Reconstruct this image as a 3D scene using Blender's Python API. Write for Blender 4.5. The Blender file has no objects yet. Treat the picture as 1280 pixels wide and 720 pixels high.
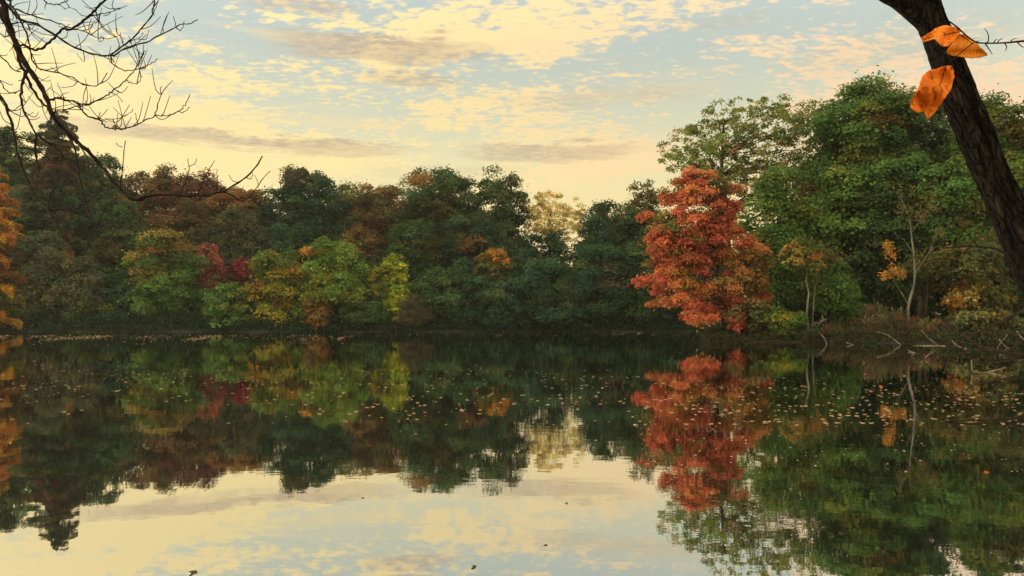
import bpy, math, random
import numpy as np
from mathutils import Vector, noise as mnoise

S = bpy.context.scene
COL = S.collection
F, HZ, CX0, CH = 924.0, 401.0, 640.0, 1.5      # focal length in photo pixels, horizon row, centre column, eye height


def at(px, py, d):
    return Vector(((px - CX0) / F * d, d, CH - (py - HZ) / F * d))


def on_water(px, py):
    d = CH * F / (py - HZ)
    return Vector(((px - CX0) / F * d, d, 0.0))


# ------------------------------------------------------------------ tagging
def tag(o, label=None, cat=None, group=None, kind=None):
    if label: o['label'] = label
    if cat: o['category'] = cat
    if group: o['group'] = group
    if kind: o['kind'] = kind
    return o


def empty(name, loc=(0, 0, 0)):
    o = bpy.data.objects.new(name, None)
    o.location = loc
    o.empty_display_size = 0.3
    COL.objects.link(o)
    return o


# ------------------------------------------------------------------ node helpers
def new_mat(name):
    m = bpy.data.materials.new(name)
    m.use_nodes = True
    nt = m.node_tree
    nt.nodes.clear()
    out = nt.nodes.new('ShaderNodeOutputMaterial')
    return m, nt, out


def N(nt, typ, **kw):
    n = nt.nodes.new(typ)
    for k, v in kw.items():
        setattr(n, k, v)
    return n


def setin(nt, n, key, v):
    if v is None: return
    if hasattr(v, 'is_output'):
        nt.links.new(v, n.inputs[key])
    else:
        n.inputs[key].default_value = v


def M_(nt, op, a, b=None, c=None, clamp=False):
    n = N(nt, 'ShaderNodeMath', operation=op)
    n.use_clamp = clamp
    setin(nt, n, 0, a); setin(nt, n, 1, b); setin(nt, n, 2, c)
    return n.outputs[0]


def smooth(nt, v, a, b, lo=0.0, hi=1.0):
    n = N(nt, 'ShaderNodeMapRange', interpolation_type='SMOOTHSTEP')
    setin(nt, n, 'Value', v)
    n.inputs['From Min'].default_value = a; n.inputs['From Max'].default_value = b
    n.inputs['To Min'].default_value = lo; n.inputs['To Max'].default_value = hi
    return n.outputs[0]


def mixc(nt, f, a, b, mode='MIX'):
    n = N(nt, 'ShaderNodeMix', data_type='RGBA', blend_type=mode)
    setin(nt, n, 0, f)
    setin(nt, n, 6, a if hasattr(a, 'is_output') else (*a, 1.0))
    setin(nt, n, 7, b if hasattr(b, 'is_output') else (*b, 1.0))
    return n.outputs[2]


def noise(nt, vec, scale, detail=4, rough=0.55, dist=0.0):
    n = N(nt, 'ShaderNodeTexNoise')
    setin(nt, n, 'Vector', vec)
    n.inputs['Scale'].default_value = scale
    n.inputs['Detail'].default_value = detail
    n.inputs['Roughness'].default_value = rough
    n.inputs['Distortion'].default_value = dist
    return n.outputs[0]


def vmul(nt, v, s):
    n = N(nt, 'ShaderNodeVectorMath', operation='MULTIPLY')
    setin(nt, n, 0, v)
    n.inputs[1].default_value = s
    return n.outputs[0]


# ------------------------------------------------------------------ materials
def foliage_material():
    m, nt, out = new_mat('foliage')
    at_ = N(nt, 'ShaderNodeAttribute', attribute_name='Col')
    geo = N(nt, 'ShaderNodeNewGeometry')
    nz = noise(nt, geo.outputs['Position'], 0.9, 3)
    hue = N(nt, 'ShaderNodeHueSaturation')
    setin(nt, hue, 'Color', at_.outputs['Color'])
    setin(nt, hue, 'Value', smooth(nt, nz, 0.3, 0.7, 0.8, 1.22))
    c = hue.outputs[0]
    d = N(nt, 'ShaderNodeBsdfDiffuse'); setin(nt, d, 'Color', c)
    t = N(nt, 'ShaderNodeBsdfTranslucent')
    tc = mixc(nt, 0.25, c, (0.5, 0.5, 0.1), 'MULTIPLY')
    tc = mixc(nt, 0.5, tc, c, 'ADD')
    setin(nt, t, 'Color', tc)
    mx = N(nt, 'ShaderNodeMixShader'); mx.inputs[0].default_value = 0.35
    nt.links.new(d.outputs[0], mx.inputs[1]); nt.links.new(t.outputs[0], mx.inputs[2])
    nt.links.new(mx.outputs[0], out.inputs[0])
    return m


def bark_material(name, dark, light, scale=6.0, moss=None):
    m, nt, out = new_mat(name)
    tc = N(nt, 'ShaderNodeTexCoord')
    v = vmul(nt, tc.outputs['Object'], (1, 1, 0.22))
    n1 = noise(nt, v, scale, 6, 0.65)
    n2 = noise(nt, tc.outputs['Object'], scale * 0.3, 3)
    c = mixc(nt, smooth(nt, n1, 0.35, 0.68), dark, light)
    if moss: c = mixc(nt, smooth(nt, n2, 0.5, 0.7, 0, 0.7), c, moss)
    b = N(nt, 'ShaderNodeBsdfPrincipled')
    setin(nt, b, 'Base Color', c)
    b.inputs['Roughness'].default_value = 0.9
    b.inputs['Specular IOR Level'].default_value = 0.06
    bp = N(nt, 'ShaderNodeBump'); bp.inputs['Strength'].default_value = 0.6; bp.inputs['Distance'].default_value = 0.02
    nt.links.new(n1, bp.inputs['Height']); nt.links.new(bp.outputs[0], b.inputs['Normal'])
    nt.links.new(b.outputs[0], out.inputs[0])
    return m


def ground_material():
    m, nt, out = new_mat('ground')
    g = N(nt, 'ShaderNodeNewGeometry')
    p = g.outputs['Position']
    n1 = noise(nt, p, 0.35, 6, 0.6)
    n2 = noise(nt, p, 6.0, 5, 0.7)
    c = mixc(nt, smooth(nt, n1, 0.35, 0.65), (0.030, 0.022, 0.014), (0.060, 0.045, 0.024))
    c = mixc(nt, smooth(nt, n2, 0.56, 0.7, 0, 0.7), c, (0.14, 0.075, 0.03))
    sz = N(nt, 'ShaderNodeSeparateXYZ'); nt.links.new(p, sz.inputs[0])
    c = mixc(nt, smooth(nt, M_(nt, 'ADD', sz.outputs['Z'], M_(nt, 'MULTIPLY', n1, .25)), .95, .6), c, (.010, .008, .006))   # wet mud at the waterline
    b = N(nt, 'ShaderNodeBsdfPrincipled')
    setin(nt, b, 'Base Color', c); b.inputs['Roughness'].default_value = 0.95
    bp = N(nt, 'ShaderNodeBump'); bp.inputs['Strength'].default_value = 0.5; bp.inputs['Distance'].default_value = 0.06
    nt.links.new(n2, bp.inputs['Height']); nt.links.new(bp.outputs[0], b.inputs['Normal'])
    nt.links.new(b.outputs[0], out.inputs[0])
    return m


def water_material():
    m, nt, out = new_mat('pond_water')
    g = N(nt, 'ShaderNodeNewGeometry')
    p = g.outputs['Position']
    a = noise(nt, vmul(nt, p, (1, 1, 1)), 0.55, 2, 0.5)
    b_ = noise(nt, vmul(nt, p, (1, 1.4, 1)), 3.2, 3, 0.5)
    h = M_(nt, 'ADD', M_(nt, 'MULTIPLY', a, 0.0026), M_(nt, 'MULTIPLY', b_, smooth(nt, noise(nt, vmul(nt, p, (.5, 1.4, 1)), .09, 3), .38, .66, .0002, .0012)))
    bp = N(nt, 'ShaderNodeBump'); bp.inputs['Strength'].default_value = 1.0; bp.inputs['Distance'].default_value = 1.0
    nt.links.new(h, bp.inputs['Height'])
    gl = N(nt, 'ShaderNodeBsdfGlossy'); gl.inputs['Roughness'].default_value = 0.015
    gl.inputs['Color'].default_value = (0.90, 0.90, 0.89, 1)
    nt.links.new(bp.outputs[0], gl.inputs['Normal'])
    df = N(nt, 'ShaderNodeBsdfDiffuse'); df.inputs['Color'].default_value = (0.012, 0.016, 0.010, 1)
    fr = N(nt, 'ShaderNodeFresnel'); fr.inputs['IOR'].default_value = 3.6
    nt.links.new(bp.outputs[0], fr.inputs['Normal'])
    mx = N(nt, 'ShaderNodeMixShader')
    setin(nt, mx, 0, smooth(nt, fr.outputs[0], 0.25, 0.60, 0.78, 0.98))
    nt.links.new(df.outputs[0], mx.inputs[1]); nt.links.new(gl.outputs[0], mx.inputs[2])
    nt.links.new(mx.outputs[0], out.inputs[0])
    return m


def leaf_material(name, ca, cb, cvein, trans=0.45, scale=40):
    m, nt, out = new_mat(name)
    tc = N(nt, 'ShaderNodeTexCoord')
    oi = N(nt, 'ShaderNodeObjectInfo')
    n1 = noise(nt, tc.outputs['Object'], scale, 5, 0.65)
    n2 = noise(nt, tc.outputs['Object'], scale * 2.2, 3, 0.6)
    f = M_(nt, 'ADD', M_(nt, 'MULTIPLY', oi.outputs['Random'], 0.5), M_(nt, 'MULTIPLY', n1, 0.6), clamp=True)
    c = mixc(nt, smooth(nt, f, 0.2, 0.8), ca, cb)
    c = mixc(nt, smooth(nt, n2, 0.54, 0.68, 0, 0.8), c, cvein)
    d = N(nt, 'ShaderNodeBsdfPrincipled'); setin(nt, d, 'Base Color', c)
    d.inputs['Roughness'].default_value = 0.75
    d.inputs['Specular IOR Level'].default_value = 0.12
    t = N(nt, 'ShaderNodeBsdfTranslucent'); setin(nt, t, 'Color', c)
    mx = N(nt, 'ShaderNodeMixShader'); mx.inputs[0].default_value = trans
    nt.links.new(d.outputs[0], mx.inputs[1]); nt.links.new(t.outputs[0], mx.inputs[2])
    nt.links.new(mx.outputs[0], out.inputs[0])
    return m


FOL = foliage_material()
BARK = bark_material('bark_dark', (0.018, 0.014, 0.010), (0.060, 0.045, 0.032), 5)
BARK_PALE = bark_material('bark_pale', (0.045, 0.042, 0.036), (0.15, 0.14, 0.12), 4)
BARK_TWIG = bark_material('bark_twig', (0.006, 0.004, 0.0035), (0.020, 0.014, 0.011), 30)
WOOD_DEAD = bark_material('dead_wood', (0.007, 0.005, 0.004), (0.022, 0.016, 0.012), 9)
WOOD_PALE = bark_material('bleached_wood', (0.05, 0.04, 0.03), (0.15, 0.125, 0.095), 9)


# ------------------------------------------------------------------ mesh building
class MB:
    def __init__(self):
        self.v, self.f = [], []

    def tube(self, pts, radii, sides=8, cap=True):
        pts = [Vector(p) for p in pts]
        n = len(pts)
        base = len(self.v)
        prev = None
        for i in range(n):
            t = (pts[min(i + 1, n - 1)] - pts[max(i - 1, 0)])
            t = t.normalized() if t.length > 1e-9 else Vector((0, 0, 1))
            if prev is None:
                a = Vector((1, 0, 0)) if abs(t.x) < 0.8 else Vector((0, 1, 0))
                u = t.cross(a).normalized()
            else:
                u = (prev - t * prev.dot(t)).normalized()
            prev = u
            w = t.cross(u)
            for k in range(sides):
                an = 2 * math.pi * k / sides
                self.v.append(pts[i] + (u * math.cos(an) + w * math.sin(an)) * radii[i])
        for i in range(n - 1):
            for k in range(sides):
                k2 = (k + 1) % sides
                self.f.append((base + i * sides + k, base + i * sides + k2, base + (i + 1) * sides + k2, base + (i + 1) * sides + k))
        if cap:
            self.f.append(tuple(base + k for k in reversed(range(sides))))
            self.f.append(tuple(base + (n - 1) * sides + k for k in range(sides)))

    def build(self, name, mat, parent=None, smooth_=True, origin=None):
        me = bpy.data.meshes.new(name)
        o_ = Vector(origin) if origin is not None else Vector((0, 0, 0))
        me.from_pydata([tuple(Vector(p) - o_) for p in self.v], [], self.f)
        me.materials.append(mat)
        if smooth_: me.polygons.foreach_set('use_smooth', [True] * len(me.polygons))
        me.update()
        o = bpy.data.objects.new(name, me)
        COL.objects.link(o)
        if parent: o.parent = parent
        elif origin is not None: o.location = o_
        return o


def spline(pts, sub=4):
    P = [Vector(p) for p in pts]
    if len(P) < 3: return P
    out = []
    for i in range(len(P) - 1):
        p0, p1, p2, p3 = P[max(i - 1, 0)], P[i], P[i + 1], P[min(i + 2, len(P) - 1)]
        for s in range(sub):
            t = s / sub
            out.append(0.5 * ((2 * p1) + (p2 - p0) * t + (2 * p0 - 5 * p1 + 4 * p2 - p3) * t * t + (3 * p1 - p0 - 3 * p2 + p3) * t ** 3))
    out.append(P[-1])
    return out


def taper(n, r0, r1, e=1.0):
    return [r0 + (r1 - r0) * (i / max(n - 1, 1)) ** e for i in range(n)]


def leaf_mesh(name, c, u, w, L, W, col, parent, mat=FOL):
    """c,u,w (n,3); L,W (n,); col (n,3): one pointed four-cornered leaf spray per row"""
    n = len(c)
    v = np.empty((n, 4, 3), np.float32)
    v[:, 0] = c - u * L[:, None]
    v[:, 1] = c + w * W[:, None] - u * (0.1 * L)[:, None]
    v[:, 2] = c + u * L[:, None]
    v[:, 3] = c - w * W[:, None] - u * (0.1 * L)[:, None]
    me = bpy.data.meshes.new(name)
    me.vertices.add(n * 4); me.vertices.foreach_set('co', v.ravel())
    me.loops.add(n * 4); me.loops.foreach_set('vertex_index', np.arange(n * 4, dtype=np.int32))
    me.polygons.add(n)
    me.polygons.foreach_set('loop_start', np.arange(0, n * 4, 4, dtype=np.int32))
    me.update(calc_edges=True)
    a = me.attributes.new('Col', 'FLOAT_COLOR', 'POINT')
    cc = np.ones((n, 4, 4), np.float32)
    cc[:, :, :3] = col[:, None, :]
    a.data.foreach_set('color', cc.ravel())
    me.materials.append(mat)
    o = bpy.data.objects.new(name, me)
    COL.objects.link(o)
    if parent: o.parent = parent
    return o


def unit(a):
    return a / np.maximum(np.linalg.norm(a, axis=-1, keepdims=True), 1e-9)


# ------------------------------------------------------------------ the pond's outline and the ground
POND = np.array([(-4.5, 1.0), (-13, 8), (-31, 30), (-60, 62), (-82, 88), (-70, 96), (-52, 98.5), (-35, 98), (-18, 99.5),
                 (-5, 98.5), (8, 99.5), (18, 98), (24, 95), (27, 86), (24.5, 72), (18, 61), (15.0, 57.5), (15.2, 55.2), (18.5, 53.2),
                 (22, 51.5), (26, 48.5), (29, 46.5), (33, 43.5), (31, 38), (24, 30), (17.5, 21.5), (11, 12.0), (6, 5.0), (3.5, 1.4), (0, 0.75)], float)


def pond_distance(x, y):
    """signed distance to the shore, negative on the pond"""
    x = np.asarray(x, float); y = np.asarray(y, float)
    best = np.full(x.shape, 1e18)
    inside = np.zeros(x.shape, bool)
    n = len(POND)
    for i in range(n):
        ax, ay = POND[i]; bx, by = POND[(i + 1) % n]
        dx, dy = bx - ax, by - ay
        t = np.clip(((x - ax) * dx + (y - ay) * dy) / (dx * dx + dy * dy), 0, 1)
        best = np.minimum(best, (x - ax - t * dx) ** 2 + (y - ay - t * dy) ** 2)
        c = ((ay > y) != (by > y))
        xi = ax + (y - ay) / np.where(by == ay, 1e-9, by - ay) * dx
        inside ^= c & (x < xi)
    d = np.sqrt(best)
    return np.where(inside, -d, d)


def wob(x, y):
    return (np.sin(x * 0.9 + 1.3 * np.sin(y * 0.53)) + np.sin(y * 1.1 + 1.7 * np.sin(x * 0.41 + 2)) + 0.6 * np.sin(x * 2.3 + y * 1.9)) / 2.6


def ground_z(x, y):
    d = pond_distance(x, y) + (0.35 + 0.5 * (np.asarray(y, float) > 80)) * wob(x * .6, y * .6) * np.clip((np.asarray(y, float) - 4) / 10, 0, 1)
    bank = np.where(d < 0, np.maximum(d * 0.3, -1.6), 0.42 * (1 - np.exp(-np.maximum(d, 0) / 0.8)))
    far = np.clip((np.asarray(y, float) - 25) / 30, 0, 1)
    rise = np.minimum(np.maximum(d - 3, 0) * 0.055, 3.0) * far
    rise = rise + np.minimum(np.maximum(d - 60, 0) * 0.012, 8.0)
    return bank + rise + np.where(d > 0.3, 0.10 * wob(x * 1.7, y * 1.7) * np.clip(d - 0.3, 0, 1), 0)


def gz(x, y):
    return float(ground_z(np.array([x]), np.array([y]))[0])


def build_ground():
    def axis(lo, hi, step, ext):
        a = np.arange(lo, hi + step, step)
        return np.concatenate([lo - ext[::-1], a, a[-1] + ext])
    ext = np.array([4, 10, 22, 45, 90, 180, 400, 900], float)
    xs = axis(-100, 60, 1.0, ext)
    ys = axis(-8, 150, 1.0, ext)
    X, Y = np.meshgrid(xs, ys)
    Z = ground_z(X, Y)
    nx, ny = len(xs), len(ys)
    v = np.stack([X, Y, Z], -1).reshape(-1, 3).astype(np.float32)
    i = np.arange(nx * ny).reshape(ny, nx)
    q = np.stack([i[:-1, :-1], i[:-1, 1:], i[1:, 1:], i[1:, :-1]], -1).reshape(-1, 4)
    me = bpy.data.meshes.new('ground')
    me.from_pydata(v.tolist(), [], q.tolist())
    me.polygons.foreach_set('use_smooth', [True] * len(me.polygons))
    me.materials.append(ground_material())
    me.update()
    o = bpy.data.objects.new('ground', me); COL.objects.link(o)
    tag(o, 'dark earth banks and woodland floor around the pond', 'ground', kind='structure')
    w = bpy.data.meshes.new('water')
    w.from_pydata([(-90, -4, 0), (45, -4, 0), (45, 103, 0), (-90, 103, 0)], [], [(0, 1, 2, 3)])
    w.materials.append(water_material()); w.update()
    wo = bpy.data.objects.new('water', w); COL.objects.link(wo)
    tag(wo, 'still dark pond mirroring the trees and the evening sky', 'water', kind='structure')


build_ground()


def build_haze():
    x, z0, z1 = 1150.0, -3.0, 48.0
    v = [(-x, -x, z0), (x, -x, z0), (x, x, z0), (-x, x, z0), (-x, -x, z1), (x, -x, z1), (x, x, z1), (-x, x, z1)]
    f = [(3, 2, 1, 0), (4, 5, 6, 7), (0, 1, 5, 4), (1, 2, 6, 5), (2, 3, 7, 6), (3, 0, 4, 7)]
    me = bpy.data.meshes.new('haze'); me.from_pydata(v, [], f)
    m, nt, out = new_mat('haze')
    pv = N(nt, 'ShaderNodeVolumePrincipled')
    pv.inputs['Color'].default_value = (.92, .92, .88, 1)
    pv.inputs['Density'].default_value = HAZE
    pv.inputs['Anisotropy'].default_value = 0.2
    nt.links.new(pv.outputs[0], out.inputs['Volume'])
    me.materials.append(m); me.update()
    o = bpy.data.objects.new('haze', me); COL.objects.link(o)
    tag(o, 'thin evening haze hanging over the pond', 'haze', kind='stuff')


HAZE = 0.00013
build_haze()

# ------------------------------------------------------------------ palettes: (weight, colour)
PAL = {
    'dark': [(5, (.032, .062, .026)), (3, (.044, .078, .028)), (1, (.062, .078, .030))],
    'deep': [(5, (.024, .054, .032)), (3, (.032, .066, .034)), (1, (.048, .070, .030))],
    'grey': [(4, (.052, .066, .038)), (3, (.064, .074, .040)), (1, (.082, .076, .038))],
    'mid': [(5, (.052, .102, .028)), (3, (.070, .124, .030)), (2, (.115, .132, .030))],
    'bright':  [(4, (.070, .125, .026)), (3, (.095, .140, .028)), (2, (.150, .150, .026))],
    'lime': [(4, (.190, .240, .026)), (3, (.240, .250, .030)), (1, (.110, .170, .026))],
    'yellow':  [(3, (.120, .140, .026)), (3, (.180, .160, .028)), (3, (.070, .110, .026)), (1, (.260, .150, .030))],
    'goldtop': [(3, (.050, .085, .026)), (3, (.085, .090, .026)), (2, (.140, .105, .028)), (1, (.200, .110, .030))],
    'olive':   [(4, (.070, .074, .028)), (3, (.052, .066, .026)), (2, (.110, .085, .028))],
    'brown':   [(3, (.080, .060, .030)), (3, (.060, .058, .030)), (2, (.110, .060, .030))],
    'russet': [(3, (.110, .062, .032)), (4, (.074, .066, .030)), (2, (.125, .086, .034))],
    'maroon': [(4, (.098, .040, .030)), (3, (.076, .044, .030)), (1, (.110, .062, .030))],
    'rust': [(3, (.165, .080, .026)), (4, (.120, .078, .028)), (1, (.180, .105, .028))],
    'orange': [(4, (.240, .115, .028)), (3, (.270, .145, .030)), (2, (.190, .085, .026))],
    'larch': [(4, (.350, .160, .028)), (3, (.370, .210, .034)), (2, (.290, .110, .028))],
    'salmon': [(4, (.230, .080, .056)), (2, (.170, .068, .044)), (2, (.090, .085, .036))],
    'crimson': [(4, (.140, .024, .030)), (2, (.105, .022, .026))],
    'maple': [(5, (.290, .078, .042)), (4, (.310, .100, .042)), (3, (.230, .052, .036)), (2, (.290, .120, .040)), (1, (.150, .100, .036))],
    'gold': [(4, (.520, .410, .140)), (3, (.460, .330, .110)), (2, (.330, .280, .100))],
    'sparse': [(5, (.115, .155, .040)), (3, (.165, .165, .048)), (1, (.200, .125, .052)), (3, (.080, .122, .036))],
    'tall': [(5, (.048, .098, .028)), (4, (.066, .118, .030)), (3, (.105, .126, .030)), (1, (.130, .085, .032))],
    'brush': [(4, (.085, .046, .030)), (3, (.068, .046, .030)), (4, (.066, .066, .034))],
    'dull':    [(4, (.072, .062, .040)), (3, (.056, .056, .034))],
}


def pick(pal, n, R):
    p = PAL[pal]
    w = np.array([a for a, _ in p], float)
    idx = R.choice(len(p), n, p=w / w.sum())
    c = np.array([b for _, b in p])[idx]
    return c


def tube_path(a, b, R, bow=0.12, n=6):
    a = np.asarray(a, float); b = np.asarray(b, float)
    L = np.linalg.norm(b - a)
    off = R.normal(size=3) * L * bow
    ts = np.linspace(0, 1, n)
    return [Vector(a + (b - a) * t + off * math.sin(math.pi * t) + R.normal(size=3) * L * 0.012) for t in ts]


SEED = [100]


def crown_points(R, cz0, cz1, rx, ry, n_cl, shape, rclump):
    """clump centres about the crown's own axis (x,y relative), z absolute; plus outward direction"""
    h = (cz1 - cz0) / 2
    zc = (cz0 + cz1) / 2
    ph = R.uniform(0, 6.28, 8)
    d = unit(R.normal(size=(n_cl * 2, 3)))
    d = d / (np.abs(d) ** 2.6).sum(1, keepdims=True) ** (1 / 2.6)
    r = 0.30 + 0.70 * R.random(n_cl * 2) ** 0.5
    lump = 1 + 0.16 * np.sin(3.1 * d[:, 0] + ph[0] + 2 * d[:, 2]) + 0.14 * np.sin(4.7 * d[:, 2] + ph[1]) * np.cos(3 * d[:, 1] + ph[2]) \
        + 0.10 * np.sin(7 * d[:, 0] + 5 * d[:, 2] + ph[3])
    rr = r * lump
    p = np.stack([d[:, 0] * rr * max(rx - 0.7 * rclump, 0.3 * rx), d[:, 1] * rr * max(ry - 0.7 * rclump, 0.3 * ry), zc + d[:, 2] * r * (0.92 + 0.08 * lump) * max(h - 0.45 * rclump, 0.4 * h)], -1)
    t = (p[:, 2] - cz0) / (cz1 - cz0)
    if shape == 'egg':       # broad below, narrowing upward
        k = np.clip(1.25 - 0.75 * t, 0.2, 1.3); p[:, :2] *= k[:, None]
    elif shape == 'vase':    # broad above
        k = np.clip(0.6 + 0.6 * t, 0.2, 1.3); p[:, :2] *= k[:, None]
    elif shape == 'box':     # full to the ground
        s = np.clip(np.sqrt(np.maximum(1 - np.clip((t - 0.45) / 0.55, 0, 1) ** 2.2, 0.02)) / np.sqrt(np.maximum(1 - (2 * t - 1) ** 2, 0.06)), 0.6, 2.2)
        p[:, :2] *= s[:, None]
    p = p[:n_cl]
    return p, d[:n_cl]


def make_tree(name, cat, label, cx, top, bot, hw, D, pal, shape='round', dens=1.0, leaf=None, accent=None, limbs=7, clump=None,
              bark=BARK, lean=0.0, group=None, trunk_px=None, gap=0.0, flat=0.72, ryk=0.85, lobes=None):
    SEED[0] += 1
    R = np.random.default_rng(SEED[0] * 7 + 3)
    sc = D / F
    x0, y0 = (cx - CX0) * sc, D
    if 100 < D < 104: y0 = D = D - 1.6; sc = D / F; x0 = (cx - CX0) * sc
    if trunk_px is None: trunk_px = cx
    bx = (trunk_px - CX0) * sc
    g = gz(bx, y0)
    z1 = CH - (top - HZ) * sc
    z0 = max(CH - (bot - HZ) * sc, g + 0.15 if bot > 395 else -9)
    rx = hw * sc; ry = rx * ryk
    H = z1 - z0
    rc = clump or max(0.55, min(1.5, 0.18 * min(rx * 2, H)))
    area = math.pi * rx * H / 2
    n_cl = max(14, int(area / (rc * rc) * 2.3 * dens ** 0.5))
    L0 = leaf or (0.20 if D > 85 else 0.145)
    cp, dirs = crown_points(R, z0, z1, rx, ry, n_cl, shape, rc)
    if lobes:                     # boughs given one by one: (column, row, half width, half height)
        A = np.array(lobes, float)
        wts = A[:, 2] * A[:, 3]
        li = R.choice(len(A), n_cl, p=wts / wts.sum())
        dirs = unit(R.normal(size=(n_cl, 3)))
        rr = (0.25 + 0.75 * R.random(n_cl) ** 0.5)[:, None]
        hwl = np.maximum(A[li, 2] * sc - 0.5 * rc, 0.35 * A[li, 2] * sc); hhl = np.maximum(A[li, 3] * sc - 0.4 * rc, 0.35 * A[li, 3] * sc)
        yo = R.normal(size=len(A)) * ry * 0.22
        cp = np.stack([(A[li, 0] - cx) * sc, yo[li], CH - (A[li, 1] - HZ) * sc], -1) + dirs * rr * np.stack([hwl, np.minimum(np.maximum(hwl, hhl), ry * 0.75), hhl], -1)
        own_dir = unit(cp - np.array([0, 0, (z0 + z1) / 2]))
        dirs = unit(dirs + 0.6 * own_dir)
    cp[:, 2] = np.maximum(cp[:, 2], g + 0.35)
    if gap > 0:
        keep = np.sin(cp[:, 0] * 1.3 / rc + 1) * np.sin(cp[:, 2] * 1.1 / rc + 2) > -1 + 2 * gap - R.random(n_cl) * 0.9
        cp = cp[keep]; dirs = dirs[keep]; n_cl = len(cp)
    n_leaf = int(area * 11.0 * dens / (2 * L0 * L0 * 0.62))
    n_leaf = min(n_leaf, 70000)
    own = R.integers(0, n_cl, n_leaf)
    crad = rc * R.uniform(0.65, 1.25, n_cl)
    ld = unit(R.normal(size=(n_leaf, 3)))
    ld[:, 2] = np.where(R.random(n_leaf) < 0.72, np.abs(ld[:, 2]), ld[:, 2])
    lr = R.random(n_leaf) ** 0.4 * np.where(R.random(n_leaf) < 0.16, R.uniform(1.0, 1.8, n_leaf), 1.0)
    off = ld * (lr * crad[own])[:, None]
    off[:, 2] *= flat
    off[:, 2] -= 0.22 * (off[:, 0] ** 2 + off[:, 1] ** 2) / crad[own]          # sprays droop at their rim
    c = cp[own] + off
    c[:, 2] = np.maximum(c[:, 2], g + 0.12 + R.random(n_leaf) * 0.3)
    nrm = unit(ld * 0.55 + dirs[own] * 0.35 + np.array([0, 0, 0.45]) + R.normal(size=(n_leaf, 3)) * 0.55)
    u = unit(np.cross(nrm, R.normal(size=(n_leaf, 3))))
    w = np.cross(nrm, u)
    wr = R.uniform(0.5, 0.75, n_leaf)
    if pal in ('brush', 'dull'):          # bare brush: mostly upright twiglets
        u = unit(np.array([0, 0, .9]) + R.normal(size=(n_leaf, 3)) * .55 + ld * .4); w = unit(np.cross(u, R.normal(size=(n_leaf, 3))))
        wr = R.uniform(.05, .35, n_leaf); L0 = L0 * 1.15
    L = L0 * R.uniform(0.6, 1.3, n_leaf)
    ccol = pick(pal, n_cl, R)
    if accent:                    # a differently coloured branch: (palette, dx px, row, radius px)
        for (ap, ax, ay, ar) in accent:
            px = cx + cp[:, 0] / sc; py = HZ - (cp[:, 2] - CH) / sc
            hit = ((px - ax) ** 2 + (py - ay) ** 2) < (ar * R.uniform(0.7, 1.2, n_cl)) ** 2
            if hit.any(): ccol[hit] = pick(ap, int(hit.sum()), R)
    ccol = ccol * R.uniform(0.68, 1.42, (n_cl, 1))
    col = ccol[own] * R.uniform(0.86, 1.16, (n_leaf, 1)) * (1 + R.normal(size=(n_leaf, 3)) * 0.06)
    root = empty(name, (bx, y0, g - 0.1))
    tag(root, label, cat, group)
    rel = np.array([x0 - bx, 0, -(g - 0.1)])
    leaf_mesh('crown', c + rel, u, w, L, L * wr, np.clip(col, 0.004, 0.6), root)
    # trunk with limbs reaching out to the crown's clumps
    mb = MB()
    tr = max(0.05, 0.016 * (z1 - g)) if cat != 'shrub' else 0.035
    zt = z0 + 0.78 * (z1 - z0) - (g - 0.1)
    top_p = np.array([x0 - bx + R.normal() * 0.15 * rx, R.normal() * 0.1 * ry, zt])
    tp = tube_path((0, 0, 0), top_p, R, 0.03, 9)
    mb.tube(tp, taper(9, tr, tr * 0.2, 0.9), 8)
    tpa = np.array([tuple(p) for p in tp])
    order = R.permutation(n_cl)[:limbs]
    for k in order:
        e = cp[k] + rel
        zs = e[2] - 0.55 * np.hypot(e[0] - (x0 - bx), e[1]) - 0.3
        j = int(np.clip(np.searchsorted(tpa[:, 2], zs), 1, 7))
        pth = tube_path(tpa[j], e, R, 0.06, 6)
        r0 = tr * (1 - j / 9) * 0.55
        mb.tube(pth, taper(6, max(r0, 0.02), 0.012), 5)
        for _ in range(2 if limbs > 12 else 0):
            q = pth[R.integers(2, 5)]
            e2 = np.array(tuple(q)) + R.normal(size=3) * rc * 1.1 + np.array([0, 0, rc * 0.7])
            mb.tube(tube_path(tuple(q), e2, R, 0.08, 4), taper(4, max(r0 * 0.4, 0.014), 0.008), 4)
    mb.build('trunk' if cat != 'shrub' else 'stem', bark, root)
    return root


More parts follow.
